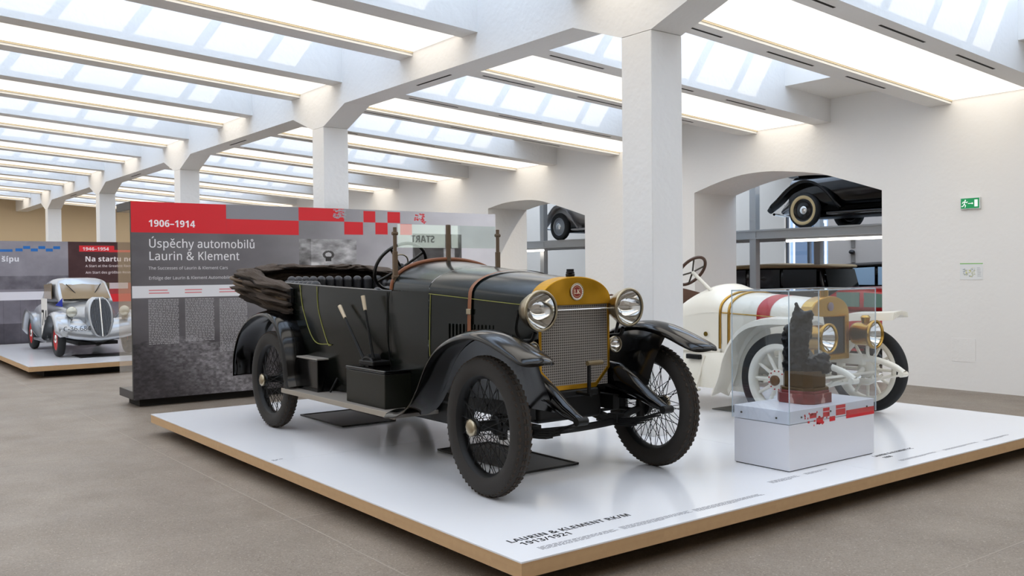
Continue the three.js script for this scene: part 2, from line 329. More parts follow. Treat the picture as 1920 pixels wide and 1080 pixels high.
// ---------- information wall with printed panel
{
  const W = 5.51, Hh = 2.44, PXM = 2048 / W;
  const grain = tile(512, 8, 5), grass = tile(512, 48, 3);
  const t = canvas(2048, Math.round(Hh * PXM), (g, w, h) => {
    const Y = (v) => h - v * PXM, X = (u) => u * PXM;
    const im = g.createImageData(w, h);
    for (let y = 0; y < h; y++) for (let x = 0; x < w; x++) {
      const v = 1 - y / h, u = x / w, n = grain[((y * 0.6) & 511) * 512 + ((x * 0.35) & 511)], gr = grass[((y * 1.3) & 511) * 512 + ((x * 0.8) & 511)];
      let c;
      const ground = 0.3 - 0.12 * u + 0.03 * Math.sin(u * 9) + (n - 0.5) * 0.1;
      if (v > ground) {
        const sky = Math.min(1, Math.max(0, (u - 0.25) * 1.5));
        c = 100 + 122 * sky + (n - 0.5) * 46 * (1 - v * 0.5) - (v < 0.5 ? (0.5 - v) * 70 * (1 - sky) : 0);
      } else { const path = Math.max(0, 1 - Math.abs(u - 0.14 - (0.3 - v) * 0.35) * 7); c = 40 + gr * 50 + path * (30 + gr * 70) + (n - 0.5) * 30; }
      const i = (y * w + x) * 4; im.data[i] = c + 4; im.data[i + 1] = c; im.data[i + 2] = c + 2; im.data[i + 3] = 255;
    }
    g.putImageData(im, 0, 0);
    const R = (u0, v1, u1, v0, c) => { g.fillStyle = c; g.fillRect(X(u0), Y(v1), X(u1 - u0), (v1 - v0) * PXM); };
    const red = '#d81f2a';
    R(0, 2.44, 1.185, 2.06, red); R(1.185, 2.44, 2.19, 2.255, '#8d8a8e'); R(1.185, 2.255, 2.19, 2.06, red);
    R(2.19, 2.44, 2.875, 2.26, red);
    for (const [u0, v1, u1, v0] of [[2.875, 2.26, 3.17, 2.08], [3.18, 2.42, 3.37, 2.26], [3.37, 2.26, 3.57, 2.09], [3.57, 2.42, 3.78, 2.26], [3.78, 2.25, 3.98, 2.09]]) R(u0, v1, u1, v0, red);
    // torn edges
    for (let i = 0; i < 46; i++) { const u = 2.7 + rnd() * 0.18, v = 2.3 + rnd() * 0.12; R(u, v + 0.015, u + 0.01 + rnd() * 0.04, v, '#a29ea2'); }
    for (let i = 0; i < 40; i++) { const u = 4.0 + rnd() * 0.2, v = 2.26 + rnd() * 0.14; R(u, v + 0.012, u + 0.01 + rnd() * 0.03, v, red); }
    const T = (s, u, v, size, c, wgt = '') => { g.fillStyle = c; g.font = wgt + ' ' + (size * PXM) + 'px sans-serif'; g.fillText(s, X(u), Y(v)); };
    T('1906–1914', 0.205, 2.135, 0.118, '#f4f2f2', 'bold');
    T('Úspěchy automobilů', 0.2, 1.875, 0.148, '#eceaea'); T('Laurin & Klement', 0.2, 1.72, 0.148, '#eceaea');
    T('The Successes of Laurin & Klement Cars', 0.2, 1.6, 0.056, '#d6d4d4'); T('Erfolge der Laurin & Klement Automobile', 0.2, 1.475, 0.056, '#d6d4d4');
    R(0, 1.4, 1.95, 1.25, '#e2e1e3');
    const bits = (u, v, n, c, l) => { for (let i = 0; i < n; i++) R(u, v - i * 0.035, u + l * (0.75 + 0.25 * rnd()), v - i * 0.035 - 0.013, c); };
    bits(0.2, 1.35, 2, '#d98084', 0.3); bits(0.64, 1.35, 2, '#d98084', 0.28); bits(1.08, 1.35, 2, '#d98084', 0.3);
    for (const [u, v1, v0] of [[0.19, 1.23, 0.68], [0.64, 1.23, 0.69], [1.08, 1.22, 0.54]]) for (let v = v1; v > v0; v -= 0.021) for (let q = 0; q < 0.36;) { const l = rr(0.012, 0.05); R(u + q, v, u + Math.min(q + l, 0.37), v - 0.011, '#a9a6a6'); q += l + 0.008; }
    // two inset photographs, plain stand-ins
    const photo = (u0, v1, u1, v0, dark, f) => { for (let y = Y(v1); y < Y(v0); y += 2) for (let x = X(u0); x < X(u1); x += 2) { const a = (x - X(u0)) / X(u1 - u0), b = (y - Y(v1)) / ((v1 - v0) * PXM), n = grain[(y * 2 & 511) * 512 + (x & 511)], c = f(a, b, n) * 255 | 0; g.fillStyle = `rgb(${c},${c - 3},${c - 4})`; g.fillRect(x, y, 2, 2); } };
    photo(2.19, 2.01, 3.06, 1.5, 0, (a, b, n) => { const d = Math.hypot((a - 0.5) * 1.6, (b - 0.42) * 1.4); let c = 0.25 + n * 0.85 - (a < 0.2 ? 0.15 : 0); if (d < 0.16) c = 0.16 + n * 0.2; if (d < 0.09) c = 0.75; if (Math.abs(a - 0.5) < 0.05 && b > 0.47 && b < 0.6) c = 0.12; return Math.min(0.85, c); });
    photo(3.99, 2.11, 4.86, 1.5, 1, (a, b, n) => { let c = 0.12 + n * 0.22 + (b > 0.75 ? 0.25 : 0); const arch = Math.hypot(a - 0.5, (b - 0.35) * 0.9); if (arch > 0.48) c += 0.12; if (a > 0.62 && a < 0.85 && b > 0.35 && b < 0.8) c = 0.45 + n * 0.4; return c; });
  });
  const s = thing('information_wall', 'large grey information wall with red checkered header and white headline behind the dark car', 'display wall', [-11.85, 0, -3.12]);
  const dark = std(0x2b2927, 0.6), frame = std(0x3d3a38, 0.5);
  obj('plinth', bx(-0.6, -0.12, 0, 0.1, -W + 0.1, -0.1), plinthMat, s);
  obj('panel', bx(-0.05, -0.002, 0.1, 2.54, -W, 0), dark, s);
  const face = new THREE.PlaneGeometry(W, Hh); face.rotateY(PI / 2);
  obj('printed_face', at(face, 0, 0.1 + Hh / 2, -W / 2), std(0xffffff, 0.38, 0, { map: t }), s);
  obj('base_tray', bx(-0.66, -0.05, 0.1, 0.2, -W, 0), frame, s);
  obj('top_tray', bx(-0.66, -0.05, 2.44, 2.54, -W, 0), frame, s);
  const pane = phy(0xffffff, 0.02, 0, { transmission: 1, thickness: 0, ior: 1.45 });
  obj('glass_end', bx(-0.66, -0.05, 0.2, 2.44, -0.012, -0.004), pane, s);
  obj('glass_back', bx(-0.66, -0.652, 0.2, 2.44, -W, -0.012), pane, s);
}
// far information wall behind the silver coupe
{
  const gr = tile(256, 6, 5);
  const mk = (w, h, f) => canvas(w, h, (g) => { const im = g.createImageData(w, h); for (let y = 0; y < h; y++) for (let x = 0; x < w; x++) { const c = f(x / w, y / h, gr[(y & 255) * 256 + (x & 255)]); const i = (y * w + x) * 4; im.data[i] = c[0]; im.data[i + 1] = c[1]; im.data[i + 2] = c[2]; im.data[i + 3] = 255; } g.putImageData(im, 0, 0); f(null, 0, 0, g); });
  const A = mk(512, 420, (u, v, n, g) => {
    if (u === null) {
      g.fillStyle = '#1569b8'; g.fillRect(0, 16, 230, 22); g.fillRect(190, 34, 130, 10); for (let i = 0; i < 6; i++) g.fillRect(330 + i * 26, i % 2 ? 20 : 30, 24, 12);
      g.fillStyle = '#e9e8ee'; g.font = 'bold 20px sans-serif'; g.fillText('1919–1939', 20, 35); g.font = 'bold 30px sans-serif'; g.fillText('Vzlet okřídleného šípu', 20, 84); g.font = '15px sans-serif'; g.fillText('The Winged Arrow Takes Off', 20, 110); g.fillText('Der Abflug des geflügelten Pfeils', 20, 136);
      g.fillStyle = '#dddbe2'; g.fillRect(0, 208, 512, 34); return;
    }
    let c = 150 - 30 * v + (n - 0.5) * 30; if (v > 0.34 && v < 0.47) c = 70 + n * 90; if (v > 0.57) c = 118 + (n - 0.5) * 40 - (v > 0.8 ? 40 : 0) - ((u * 9 % 1) < 0.04 ? 14 : 0); return [c - 2, c - 6, c + 2];
  });
  const B = mk(512, 420, (u, v, n, g) => {
    if (u === null) {
      g.fillStyle = '#d81f2a'; g.fillRect(40, 16, 130, 26); g.fillRect(150, 34, 120, 10); for (let i = 0; i < 6; i++) g.fillRect(280 + i * 30, i % 2 ? 20 : 30, 28, 12); g.fillRect(0, 224, 512, 34);
      g.fillStyle = '#f0eaea'; g.font = 'bold 20px sans-serif'; g.fillText('1946–1954', 52, 37); g.font = 'bold 30px sans-serif'; g.fillText('Na startu největšího závodu', 60, 84); g.font = '14px sans-serif'; g.fillText('A Start at the Greatest Race', 62, 108); g.fillText('Am Start des größten Rennens', 62, 136);
      g.fillStyle = '#c9b9bb'; g.fillRect(130, 176, 90, 26); g.fillRect(240, 168, 80, 32); return;
    }
    let c = 52 + (n - 0.5) * 30; if (v > 0.42 && v < 0.55) return [150 + n * 60, 40 + n * 40, 48 + n * 30]; if (v > 0.6) { c = 120 + (n - 0.5) * 40 - (v > 0.85 ? 45 : 0); return [c, c - 8, c]; } return [c + 16, c - 14, c - 12];
  });
  for (const [name, label, t, z0, z1] of [['information_wall', 'grey violet information wall with blue header strip behind the silver coupe', A, -4.5, -1.6], ['information_wall', 'dark red information wall with white headline beside the blue-headed wall', B, -7.4, -4.5]]) {
    const s = thing(name, label, 'display wall', [-22.15, 0, z1]);
    obj('panel', bx(-0.3, -0.003, 0, 2.39, z0 - z1 + 0.004, 0), std(0x3a3638, 0.6), s);
    const f = new THREE.PlaneGeometry(z1 - z0, 2.19); f.rotateY(PI / 2);
    obj('printed_face', at(f, 0, 1.295, (z0 - z1) / 2), std(0xffffff, 0.45, 0, { map: t }), s);
  }
}
// ---------- dark green touring car; local frame: x forward, y up from the deck, z to the car's right, origin below the front axle
const blackPaint = phy(0x050506, 0.13, 0, { specularIntensity: 0.9 });
const greenPaint = phy(0x061214, 0.2, 0, { specularIntensity: 0.8 });
const sidePaint = phy(0x0b0f0c, 0.2, 0, { specularIntensity: 0.7 });
const blackIron = phy(0x080808, 0.5, 0, { specularIntensity: 0.6 });
const rubber = std(0x27231f, 0.85);
const treadRubber = std(0x352b23, 0.95);
const brass = std(0xb08a2e, 0.28, 1);
const brassWorn = (() => { const n = tile(128, 6, 4); const t = dataTex(128, (x, y) => { const v = n[y * 128 + x]; return [150 + 70 * v, 110 + 60 * v, 24 + 40 * v]; }, true); const r = dataTex(128, (x, y) => 60 + 110 * n[y * 128 + x]); return std(0xffffff, 1, 1, { map: t, roughnessMap: r }); })();
const nickel = std(0xa79c86, 0.3, 1);
const chrome = std(0xe2e2e0, 0.08, 1);
const lampGlass = phy(0xffffff, 0.02, 0, { transmission: 1, thickness: 0, ior: 1.5 });
const paneGlass = phy(0xf4faf6, 0.01, 0, { transmission: 1, thickness: 0, ior: 1.7 });
const leather = std(0x17171b, 0.42);
const tanLeather = std(0x7a4522, 0.5);
const agedWood = std(0x5d4a35, 0.6);
const pin = std(0x8a8a3a, 0.5);
const canvasN = tile(128, 16, 3);
const canvasBump = dataTex(128, (x, y) => 255 * canvasN[y * 128 + x]); canvasBump.repeat.set(6, 6);
const hoodCloth = std(0x42352a, 0.9, 0, { bumpMap: canvasBump, bumpScale: 0.01 });
const deckGrey = std(0x7b756e, 0.75);

const spokeGeo = new THREE.CylinderGeometry(0.0026, 0.0026, 1, 5);
function spoke(parent, a, b, m, geo = spokeGeo) {
  const A = V(...a), B = V(...b), d = B.clone().sub(A), o = obj('spoke', geo, m, parent);
  o.scale.set(1, d.length(), 1); o.quaternion.setFromUnitVectors(V(0, 1, 0), d.clone().normalize()); o.position.copy(A.add(B).multiplyScalar(0.5));
}
function tyreGeo(R, rb, w) {
  const h = R - rb;
  return lathe([[rb, -w * 0.33], [rb + h * 0.18, -w * 0.45], [rb + h * 0.45, -w * 0.5], [rb + h * 0.75, -w * 0.44], [R - h * 0.1, -w * 0.33], [R - 0.004, -w * 0.16], [R, 0], [R - 0.004, w * 0.16], [R - h * 0.1, w * 0.33], [rb + h * 0.75, w * 0.44], [rb + h * 0.45, w * 0.5], [rb + h * 0.18, w * 0.45], [rb, w * 0.33]], 'z', 72);
}
function treadGeo(R, w, n) {
  const gs = [];
  for (let i = 0; i < n; i++) for (const s of [-1, 1]) {
    const g = new THREE.BoxGeometry(R * 2 * PI / n * 0.55, 0.008, w * 0.2); g.rotateY(s * 0.35); at(g, 0, R - 0.0175, s * w * 0.27);
    const k = new THREE.BoxGeometry(R * 2 * PI / n * 0.6, 0.006, w * 0.1); at(k, 0, R - 0.0035, s * w * 0.075);
    gs.push(g.rotateZ(i / n * 2 * PI), k.rotateZ((i + 0.5) / n * 2 * PI));
  }
  return merge(gs);
}
const tG = tyreGeo(0.446, 0.325, 0.128), trG = treadGeo(0.45, 0.128, 66);
function wireWheel(parent, x, z, side, turn = 0) {
  const w = new THREE.Group(); w.name = 'wheel'; parent.add(w); w.position.set(x, 0.45, z); w.rotation.y = side > 0 ? turn : PI + turn;
  obj('tyre', tG, rubber, w); obj('tread', trG, treadRubber, w);
  obj('rim', lathe([[0.333, -0.046], [0.322, -0.04], [0.318, -0.03], [0.302, -0.012], [0.302, 0.012], [0.318, 0.03], [0.322, 0.04], [0.333, 0.046]], 'z', 64), blackIron, w);
  obj('hub', lathe([[0.001, -0.075], [0.06, -0.07], [0.062, -0.055], [0.034, -0.045], [0.032, 0.07], [0.048, 0.075], [0.048, 0.09], [0.03, 0.1], [0.03, 0.115]], 'z', 28), blackIron, w);
  obj('hub_cap', [lathe([[0.03, 0.1], [0.056, 0.106], [0.058, 0.128], [0.044, 0.134], [0.03, 0.14], [0.001, 0.142]], 'z', 8)], nickel, w);
  for (let i = 0; i < 32; i++) {
    const a = i / 32 * 2 * PI, d = (i % 2 ? 1 : -1) * 0.3, c = Math.cos, s = Math.sin;
    spoke(w, [0.046 * c(a - d * 2.2), 0.046 * s(a - d * 2.2), 0.082], [0.308 * c(a + d * 0.35), 0.308 * s(a + d * 0.35), 0.008 * (i % 2 ? 1 : -1)], blackIron);
    spoke(w, [0.06 * c(a + 0.1 - d * 2.6), 0.06 * s(a + 0.1 - d * 2.6), -0.06], [0.308 * c(a + 0.1 + d * 0.4), 0.308 * s(a + 0.1 + d * 0.4), -0.012], blackIron);
  }
  return w;
}
const TC = thing('touring_car', 'dark green open touring car with black wings, brass radiator and wire wheels', 'car', [-4.8, 0.2, -4.16]);
wireWheel(TC, 0, 0.745, 1, -0.06); wireWheel(TC, 0, -0.745, -1, -0.06); wireWheel(TC, -3.45, 0.725, 1); wireWheel(TC, -3.45, -0.725, -1);

// bonnet and cowl, lofted along x
const sec = (x, hw, yh, rise, n = 20) => { const r = []; for (let i = 0; i <= n; i++) { const a = PI * i / n; r.push([x, yh + rise * Math.pow(Math.sin(a), 0.85), hw * Math.cos(a)]); } return r; };
const HOOD = [[-0.03, 0.305, 1.21, 0.172], [-0.35, 0.37, 1.232, 0.178], [-0.7, 0.432, 1.258, 0.182], [-1.07, 0.5, 1.285, 0.187]];
obj('bonnet', loft(HOOD.map((h) => sec(...h))), greenPaint, TC);
obj('cowl', loft([[-1.075, 0.502, 1.286, 0.188], [-1.3, 0.518, 1.29, 0.205], [-1.57, 0.53, 1.295, 0.235]].map((h) => sec(...h))), greenPaint, TC);
obj('cowl_leather_edge', tube(sec(-1.58, 0.53, 1.298, 0.24, 16), 0.017, 40, 8), tanLeather, TC);
for (const s of [1, -1]) {
  const side = obj('bonnet_side', loft([0, 1, 2, 3].map((i) => { const [x, hw, yh] = HOOD[i]; return [[x, yh, s * hw], [x, yh - 0.12, s * (hw + 0.004)], [x, 0.85, s * (hw + 0.01)], [x, 0.58, s * hw]]; }), { flip: s < 0 }), sidePaint, TC);
  const lou = []; for (let i = 0; i < 13; i++) { const x = -0.42 - i * 0.036, hw = 0.384 + (-x - 0.42) * 0.19; lou.push(bx(x - 0.006, x + 0.006, 0.93, 1.06, s * hw - 0.012, s * hw + 0.012, 0.004)); }
  lou.forEach((g, i) => obj('louvre', g, sidePaint, side));
  obj('coachline', [tube(HOOD.map(([x, hw, yh]) => [x, yh - 0.012, s * (hw + 0.003)]), 0.0028, 24, 5), tube([[-1.05, 1.27, s * 0.502], [-1.055, 0.9, s * 0.512], [-1.05, 0.62, s * 0.5]], 0.0028, 12, 5)], pin, TC);
  obj('cowl_side', loft([[-1.075, 0.502], [-1.3, 0.52], [-1.57, 0.53]].map(([x, hw]) => [[x, 1.29, s * hw], [x, 0.9, s * (hw + 0.012)], [x, 0.42, s * hw]]), { flip: s < 0 }), sidePaint, TC);
}
// bonnet strap
{
  const x = -0.64, S = sec(x, 0.424, 1.254, 0.184, 24), strap = [];
  for (const p of S) strap.push(p);
  strap.unshift([x, 0.95, 0.436], [x, 1.1, 0.432], [x, 1.2, 0.428]); strap.push([x, 1.2, -0.428], [x, 1.0, -0.434]);
  obj('bonnet_strap', loft(strap.map((p, i) => { const a = strap[Math.max(0, i - 1)], b = strap[Math.min(strap.length - 1, i + 1)], n = V(0, b[2] - a[2], -(b[1] - a[1])).normalize().multiplyScalar(-0.006); const q = [x, p[1] + n.y, p[2] + n.z]; return [[x - 0.022, q[1], q[2]], [x + 0.022, q[1], q[2]]]; })), tanLeather, TC);
  obj('strap_buckle', bx(x - 0.028, x + 0.028, 1.13, 1.17, 0.434, 0.446, 0.004), nickel, TC);
}
// radiator: brass shell with honeycomb core, badge and cap
{
  const R = new THREE.Group(); R.name = 'radiator'; TC.add(R); R.position.set(-0.005, 0, 0);
  const arch = (hw, yb, ys, rise, ch, n = 24) => { const p = [[hw - ch, yb], [hw, yb + ch], [hw, ys]]; for (let i = 1; i < n; i++) { const a = PI * i / n; p.push([hw * Math.cos(a), ys + rise * Math.pow(Math.sin(a), 0.85)]); } p.push([-hw, ys], [-hw, yb + ch], [-(hw - ch), yb]); return p; };
  const hole = [[-0.3, 1.205], [0.3, 1.205], [0.3, 0.765], [0.185, 0.655], [-0.185, 0.655], [-0.3, 0.765]];
  obj('shell', ext(arch(0.314, 0.626, 1.21, 0.18, 0.13), 0.1, 'x', -0.1, 0, [hole]), blackPaint, R);
  obj('bezel', ext(arch(0.315, 0.625, 1.21, 0.182, 0.13), 0.012, 'x', 0.0, 0, [hole]), brassWorn, R);
  const tank = arch(0.318, 1.2, 1.21, 0.184, 0.005); obj('top_tank', ext(tank, 0.125, 'x', -0.1, 0.006), brassWorn, R);
  const core = canvas(512, 512, (g) => { g.fillStyle = '#a09a94'; g.fillRect(0, 0, 512, 512); g.fillStyle = '#4a4540'; for (let y = 0; y < 64; y++) for (let x = 0; x < 64; x++) g.fillRect(x * 8 + 1.2, y * 8 + 1.2, 5.6, 5.6); });
  core.wrapS = core.wrapT = THREE.RepeatWrapping; core.repeat.set(0.9, 0.9);
  obj('core', uvMetres(bx(-0.06, 0.004, 0.64, 1.2, -0.3, 0.3)), std(0xffffff, 0.5, 0.4, { map: core }), R);
  const badge = canvas(256, 256, (g) => { g.fillStyle = '#e9e3d6'; g.beginPath(); g.arc(128, 128, 128, 0, 7); g.fill(); g.fillStyle = '#7c1c17'; g.beginPath(); g.arc(128, 128, 104, 0, 7); g.fill(); g.strokeStyle = '#c6b07a'; g.lineWidth = 6; g.beginPath(); g.arc(128, 128, 80, 0, 7); g.stroke(); g.fillStyle = '#1d1a18'; for (let i = 0; i < 24; i++) { g.save(); g.translate(128, 128); g.rotate(i / 24 * 2 * PI); g.fillRect(-4, -122, 8, 12); g.restore(); } g.fillStyle = '#e8dcc0'; g.font = 'bold 92px serif'; g.textAlign = 'center'; g.fillText('LK', 128, 160); });
  const b = new THREE.CircleGeometry(0.055, 32); b.rotateY(PI / 2);
  obj('badge', at(b, 0.031, 1.29, 0), std(0xffffff, 0.35, 0, { map: badge }), R);
  obj('badge_ring', rot(new THREE.TorusGeometry(0.056, 0.004, 8, 40), 0, PI / 2, 0).translate(0.03, 1.29, 0), nickel, R);
  obj('filler_cap', [cy(0.03, 0.032, 0.025, 'y', -0.04, 1.4, 0), lathe([[0.001, 0], [0.03, 0.002], [0.032, 0.012], [0.02, 0.02], [0.001, 0.022]], 'y', 6, -0.04, 1.412, 0), cy(0.026, 0.026, 0.03, 'y', -0.04, 1.43, 0, 16)], blackIron, R);
  obj('badge_boss', cy(0.05, 0.056, 0.01, 'x', 0.023, 1.29, 0), brassWorn, R);
}
// lamps
function lamp(x, y, z, r, deep, name, m = nickel) {
  const L = new THREE.Group(); L.name = name; TC.add(L); L.position.set(x, y, z);
  obj('shell', lathe([[0.001, -deep], [r * 0.35, -deep * 0.97], [r * 0.7, -deep * 0.75], [r * 0.93, -deep * 0.35], [r, 0]], 'x', 40), m, L);
  obj('rim', lathe([[r * 0.99, -0.012], [r * 1.06, -0.01], [r * 1.07, 0.008], [r * 1.0, 0.014], [r * 0.93, 0.01]], 'x', 40), m, L);
  obj('reflector', lathe([[0.001, -deep * 0.7], [r * 0.4, -deep * 0.62], [r * 0.75, -deep * 0.35], [r * 0.93, -0.006]], 'x', 40), chrome, L);
  obj('lens', lathe([[0.001, 0.022], [r * 0.5, 0.018], [r * 0.93, 0.006]], 'x', 40), lampGlass, L);
  return L;
}
for (const s of [1, -1]) {
  lamp(0.12, 1.175, s * 0.395, 0.128, 0.16, 'headlamp'); lamp(0.0, 0.91, s * 0.375, 0.055, 0.07, 'side_lamp');
  obj('lamp_bracket', [tube([[0.06, 1.03, s * 0.395], [0.03, 0.98, s * 0.4], [-0.05, 0.97, s * 0.4], [-0.2, 0.94, s * 0.38]], 0.014, 16, 8), tube([[-0.02, 1.175, s * 0.47], [-0.06, 1.05, s * 0.46], [-0.05, 0.96, s * 0.42]], 0.011, 14, 8)], blackIron, TC);
}
obj('lamp_bar', bar([0.05, 1.17, 0.29], [0.05, 1.17, -0.29], 0.006), chrome, TC);

// body tub: one wall lofted round the back in plan
const half = [[-1.57, 0.53], [-2.0, 0.575], [-2.6, 0.615], [-3.2, 0.625], [-3.65, 0.6], [-3.92, 0.5], [-4.05, 0.3], [-4.08, 0]];
const plan = spline([...half, ...half.slice(0, -1).reverse().map(([x, z]) => [x, -z])].map(([x, z]) => [x, 0, z]), 64).map((p) => [p[0], p[2]]);
const topY = (x) => 1.295 + (-x - 1.57) * 0.032, botY = (x) => x > -2.8 ? 0.42 : 0.42 + Math.min(1, (-2.8 - x) / 1.0) * 0.38;
const wallRow = (i) => { const [x, z] = plan[i], a = plan[Math.max(0, i - 1)], b = plan[Math.min(plan.length - 1, i + 1)]; let nx = (b[1] - a[1]), nz = -(b[0] - a[0]); const l = Math.hypot(nx, nz); nx /= l; nz /= l; const s = (nx * (x + 2.6) + nz * z) > 0 ? 1 : -1; nx *= s; nz *= s; const t = topY(x), q = botY(x), P = (o, y) => [x + nx * o, y, z + nz * o]; return [P(-0.07, q), P(-0.03, q + 0.12), P(0, (t + q) / 2), P(0.004, t - 0.08), P(0, t - 0.008), P(-0.012, t), P(-0.03, t - 0.004), P(-0.034, t - 0.1), P(-0.034, 0.62)]; };
obj('body', loft(plan.map((_, i) => wallRow(i)), { crease: 0.9, flip: true }), sidePaint, TC);
obj('body_floor', bx(-3.7, -1.1, 0.5, 0.53, -0.48, 0.48), blackIron, TC);
for (const s of [1, -1]) obj('door_line', [tube([[-2.72, 1.318, s * 0.629], [-2.7, 1.1, s * 0.624], [-2.55, 0.83, s * 0.615], [-2.48, 0.82, s * 0.613]], 0.0036, 24, 5), tube([[-3.06, 1.33, s * 0.636], [-3.0, 1.1, s * 0.631], [-2.8, 0.84, s * 0.623], [-2.5, 0.82, s * 0.614]], 0.0036, 24, 5)], pin, TC);
for (const s of [1, -1]) obj('door_gap', tube([[-1.62, 1.28, s * 0.545], [-1.63, 0.9, s * 0.542], [-1.6, 0.5, s * 0.497]], 0.004, 14, 5), blackIron, TC);
// buttoned leather
function pleats(name, pts, h, r) {
  const G = new THREE.Group(); G.name = name; TC.add(G);
  const roll = new THREE.CapsuleGeometry(r, h, 5, 12);
  pts.forEach(([x, y, z]) => { const o = obj('pleat', roll, leather, G); o.position.set(x, y, z); });
  return G;
}
{
  const a = []; for (let i = -5; i <= 5; i++) a.push([-2.42 - 0.004 * i * i, 1.14 - 0.003 * i * i, i * 0.092]);
  const f = pleats('front_seat', a, 0.26, 0.048); obj('seat_back', bx(-2.52, -2.42, 0.55, 1.29, -0.5, 0.5, 0.04), leather, f); obj('cushion', bx(-2.42, -1.85, 0.6, 0.82, -0.5, 0.5, 0.06), leather, f);
  const b = []; for (let i = -5; i <= 5; i++) b.push([-3.76 + 0.006 * i * i, 1.24, i * 0.094]);
  for (let i = 1; i < 9; i++) for (const s of [1, -1]) b.push([-3.66 + i * 0.095, 1.2, s * (0.555 + Math.min(0, (i - 3)) * 0.012)]);
  const r = pleats('rear_seat', b, 0.24, 0.048); obj('cushion', bx(-3.72, -3.1, 0.62, 0.88, -0.52, 0.52, 0.06), leather, r);
}
// folded hood lying round the back of the body
{
  const F = new THREE.Group(); F.name = 'folded_hood'; TC.add(F);
  const U = (e, y, k) => [[-3.2, y - 0.16, 0.66 + e * 0.3], [-3.6, y - 0.09, 0.7 + e * 0.5], [-4.0, y, 0.72 + e], [-4.18 - e, y + 0.01, 0.6 + e], [-4.22 - e, y + 0.02, 0.25], [-4.2 - e, y + 0.03, -0.2], [-4.18 - e, y + 0.02, -0.6 - e], [-4.0, y, -0.72 - e], [-3.55, y - 0.06, -0.68 - e * 0.4], [-3.15, y - 0.14, -0.65]];
  const fold = (pts, w, h, m, seed, name) => {
    const c = new THREE.CatmullRomCurve3(pts.map((p) => V(...p))), n = 70, rows = [];
    for (let i = 0; i <= n; i++) {
      const p = c.getPoint(i / n), t = c.getTangent(i / n), sd = V(t.z, 0, -t.x).normalize(), row = [];
      for (let j = 0; j < 14; j++) { const a = j / 14 * 2 * PI, q = 1 + 0.9 * noise.noise(i * 0.22 + seed * 9, j * 0.9, seed * 3.7), taper = Math.min(1, 0.35 + Math.min(i, n - i) / 9); row.push(p.clone().addScaledVector(sd, Math.cos(a) * w * q * taper).add(V(0, Math.sin(a) * h * q * taper, 0)).toArray()); }
      rows.push(row);
    }
    obj(name, loft(rows, { closed: true, caps: true }), m, F);
  };
  fold(U(0.02, 1.24, 0), 0.09, 0.06, hoodCloth, 1, 'cloth_fold'); fold(U(0.05, 1.31, 0), 0.1, 0.05, hoodCloth, 2, 'cloth_fold');
  fold(U(0.0, 1.38, 0), 0.11, 0.045, hoodCloth, 3, 'cloth_fold'); fold(U(0.03, 1.44, 0), 0.1, 0.04, hoodCloth, 4, 'cloth_fold');
  fold([[-3.95, 1.46, 0.6], [-4.08, 1.5, 0.5], [-4.1, 1.5, 0.2], [-4.05, 1.49, -0.1], [-4.08, 1.5, -0.4], [-3.9, 1.47, -0.6], [-3.4, 1.42, -0.64]], 0.13, 0.025, hoodCloth, 5, 'cloth_fold');
  for (const [dy, e] of [[0.02, 0.1], [0.07, 0.13], [-0.05, 0.08]]) obj('hood_bow', tube([[-3.25, 1.2, 0.67], [-3.7, 1.26 + dy, 0.74 + e * 0.4], [-4.2, 1.33 + dy, 0.72 + e], [-4.33, 1.34 + dy, 0.4], [-4.35, 1.34 + dy, -0.4], [-4.2, 1.33 + dy, -0.72 - e], [-3.25, 1.2, -0.67]], 0.016, 60, 6), agedWood, F);
  obj('hood_bracket', [bx(-3.3, -3.2, 1.16, 1.3, 0.63, 0.67, 0.01), bar([-3.25, 1.28, 0.65], [-3.4, 1.1, 0.64], 0.01)], blackIron, F);
}
// windscreen
for (const z of [0.5, -0.5]) obj('windscreen_post', [bx(-1.585, -1.555, 1.28, 1.6, z - 0.018, z + 0.018, 0.004), bx(-1.58, -1.56, 1.58, 1.79, z - 0.013, z + 0.013, 0.004), cy(0.018, 0.018, 0.05, 'z', -1.57, 1.4, z), cy(0.014, 0.014, 0.045, 'z', -1.57, 1.74, z)], agedWood, TC);
obj('windscreen_post', [bx(-1.585, -1.555, 1.52, 1.82, -0.016, 0.016, 0.004)], agedWood, TC);
for (const s of [1, -1]) obj('windscreen_glass', bx(-1.573, -1.567, 1.63, 1.815, s > 0 ? 0.03 : -0.475, s > 0 ? 0.475 : -0.03), paneGlass, TC);
// steering wheel
{
  const S = new THREE.Group(); S.name = 'steering_wheel'; TC.add(S); S.position.set(-1.9, 1.48, 0.26); S.rotation.z = -0.6;   // axis x, tilted up
  obj('rim', rot(new THREE.TorusGeometry(0.232, 0.014, 10, 56), 0, PI / 2, 0), std(0x141312, 0.4), S);
  for (let i = 0; i < 4; i++) { const a = i * PI / 2 + 0.7; obj('spoke_arm', bar([0.02, 0, 0], [0, 0.226 * Math.cos(a), 0.226 * Math.sin(a)], 0.011), std(0x2a2826, 0.4, 0.6), S); }
  obj('boss', cy(0.035, 0.03, 0.04, 'x', 0.02, 0, 0), std(0x2a2826, 0.35, 0.7), S);
  obj('throttle_quadrant', rot(new THREE.TorusGeometry(0.09, 0.006, 8, 28, 2.2), 0, PI / 2, 0).translate(-0.05, 0, 0), nickel, S);
  obj('column', bar([0.02, 0, 0], [0.95, 0, 0], 0.02), blackIron, S);
}
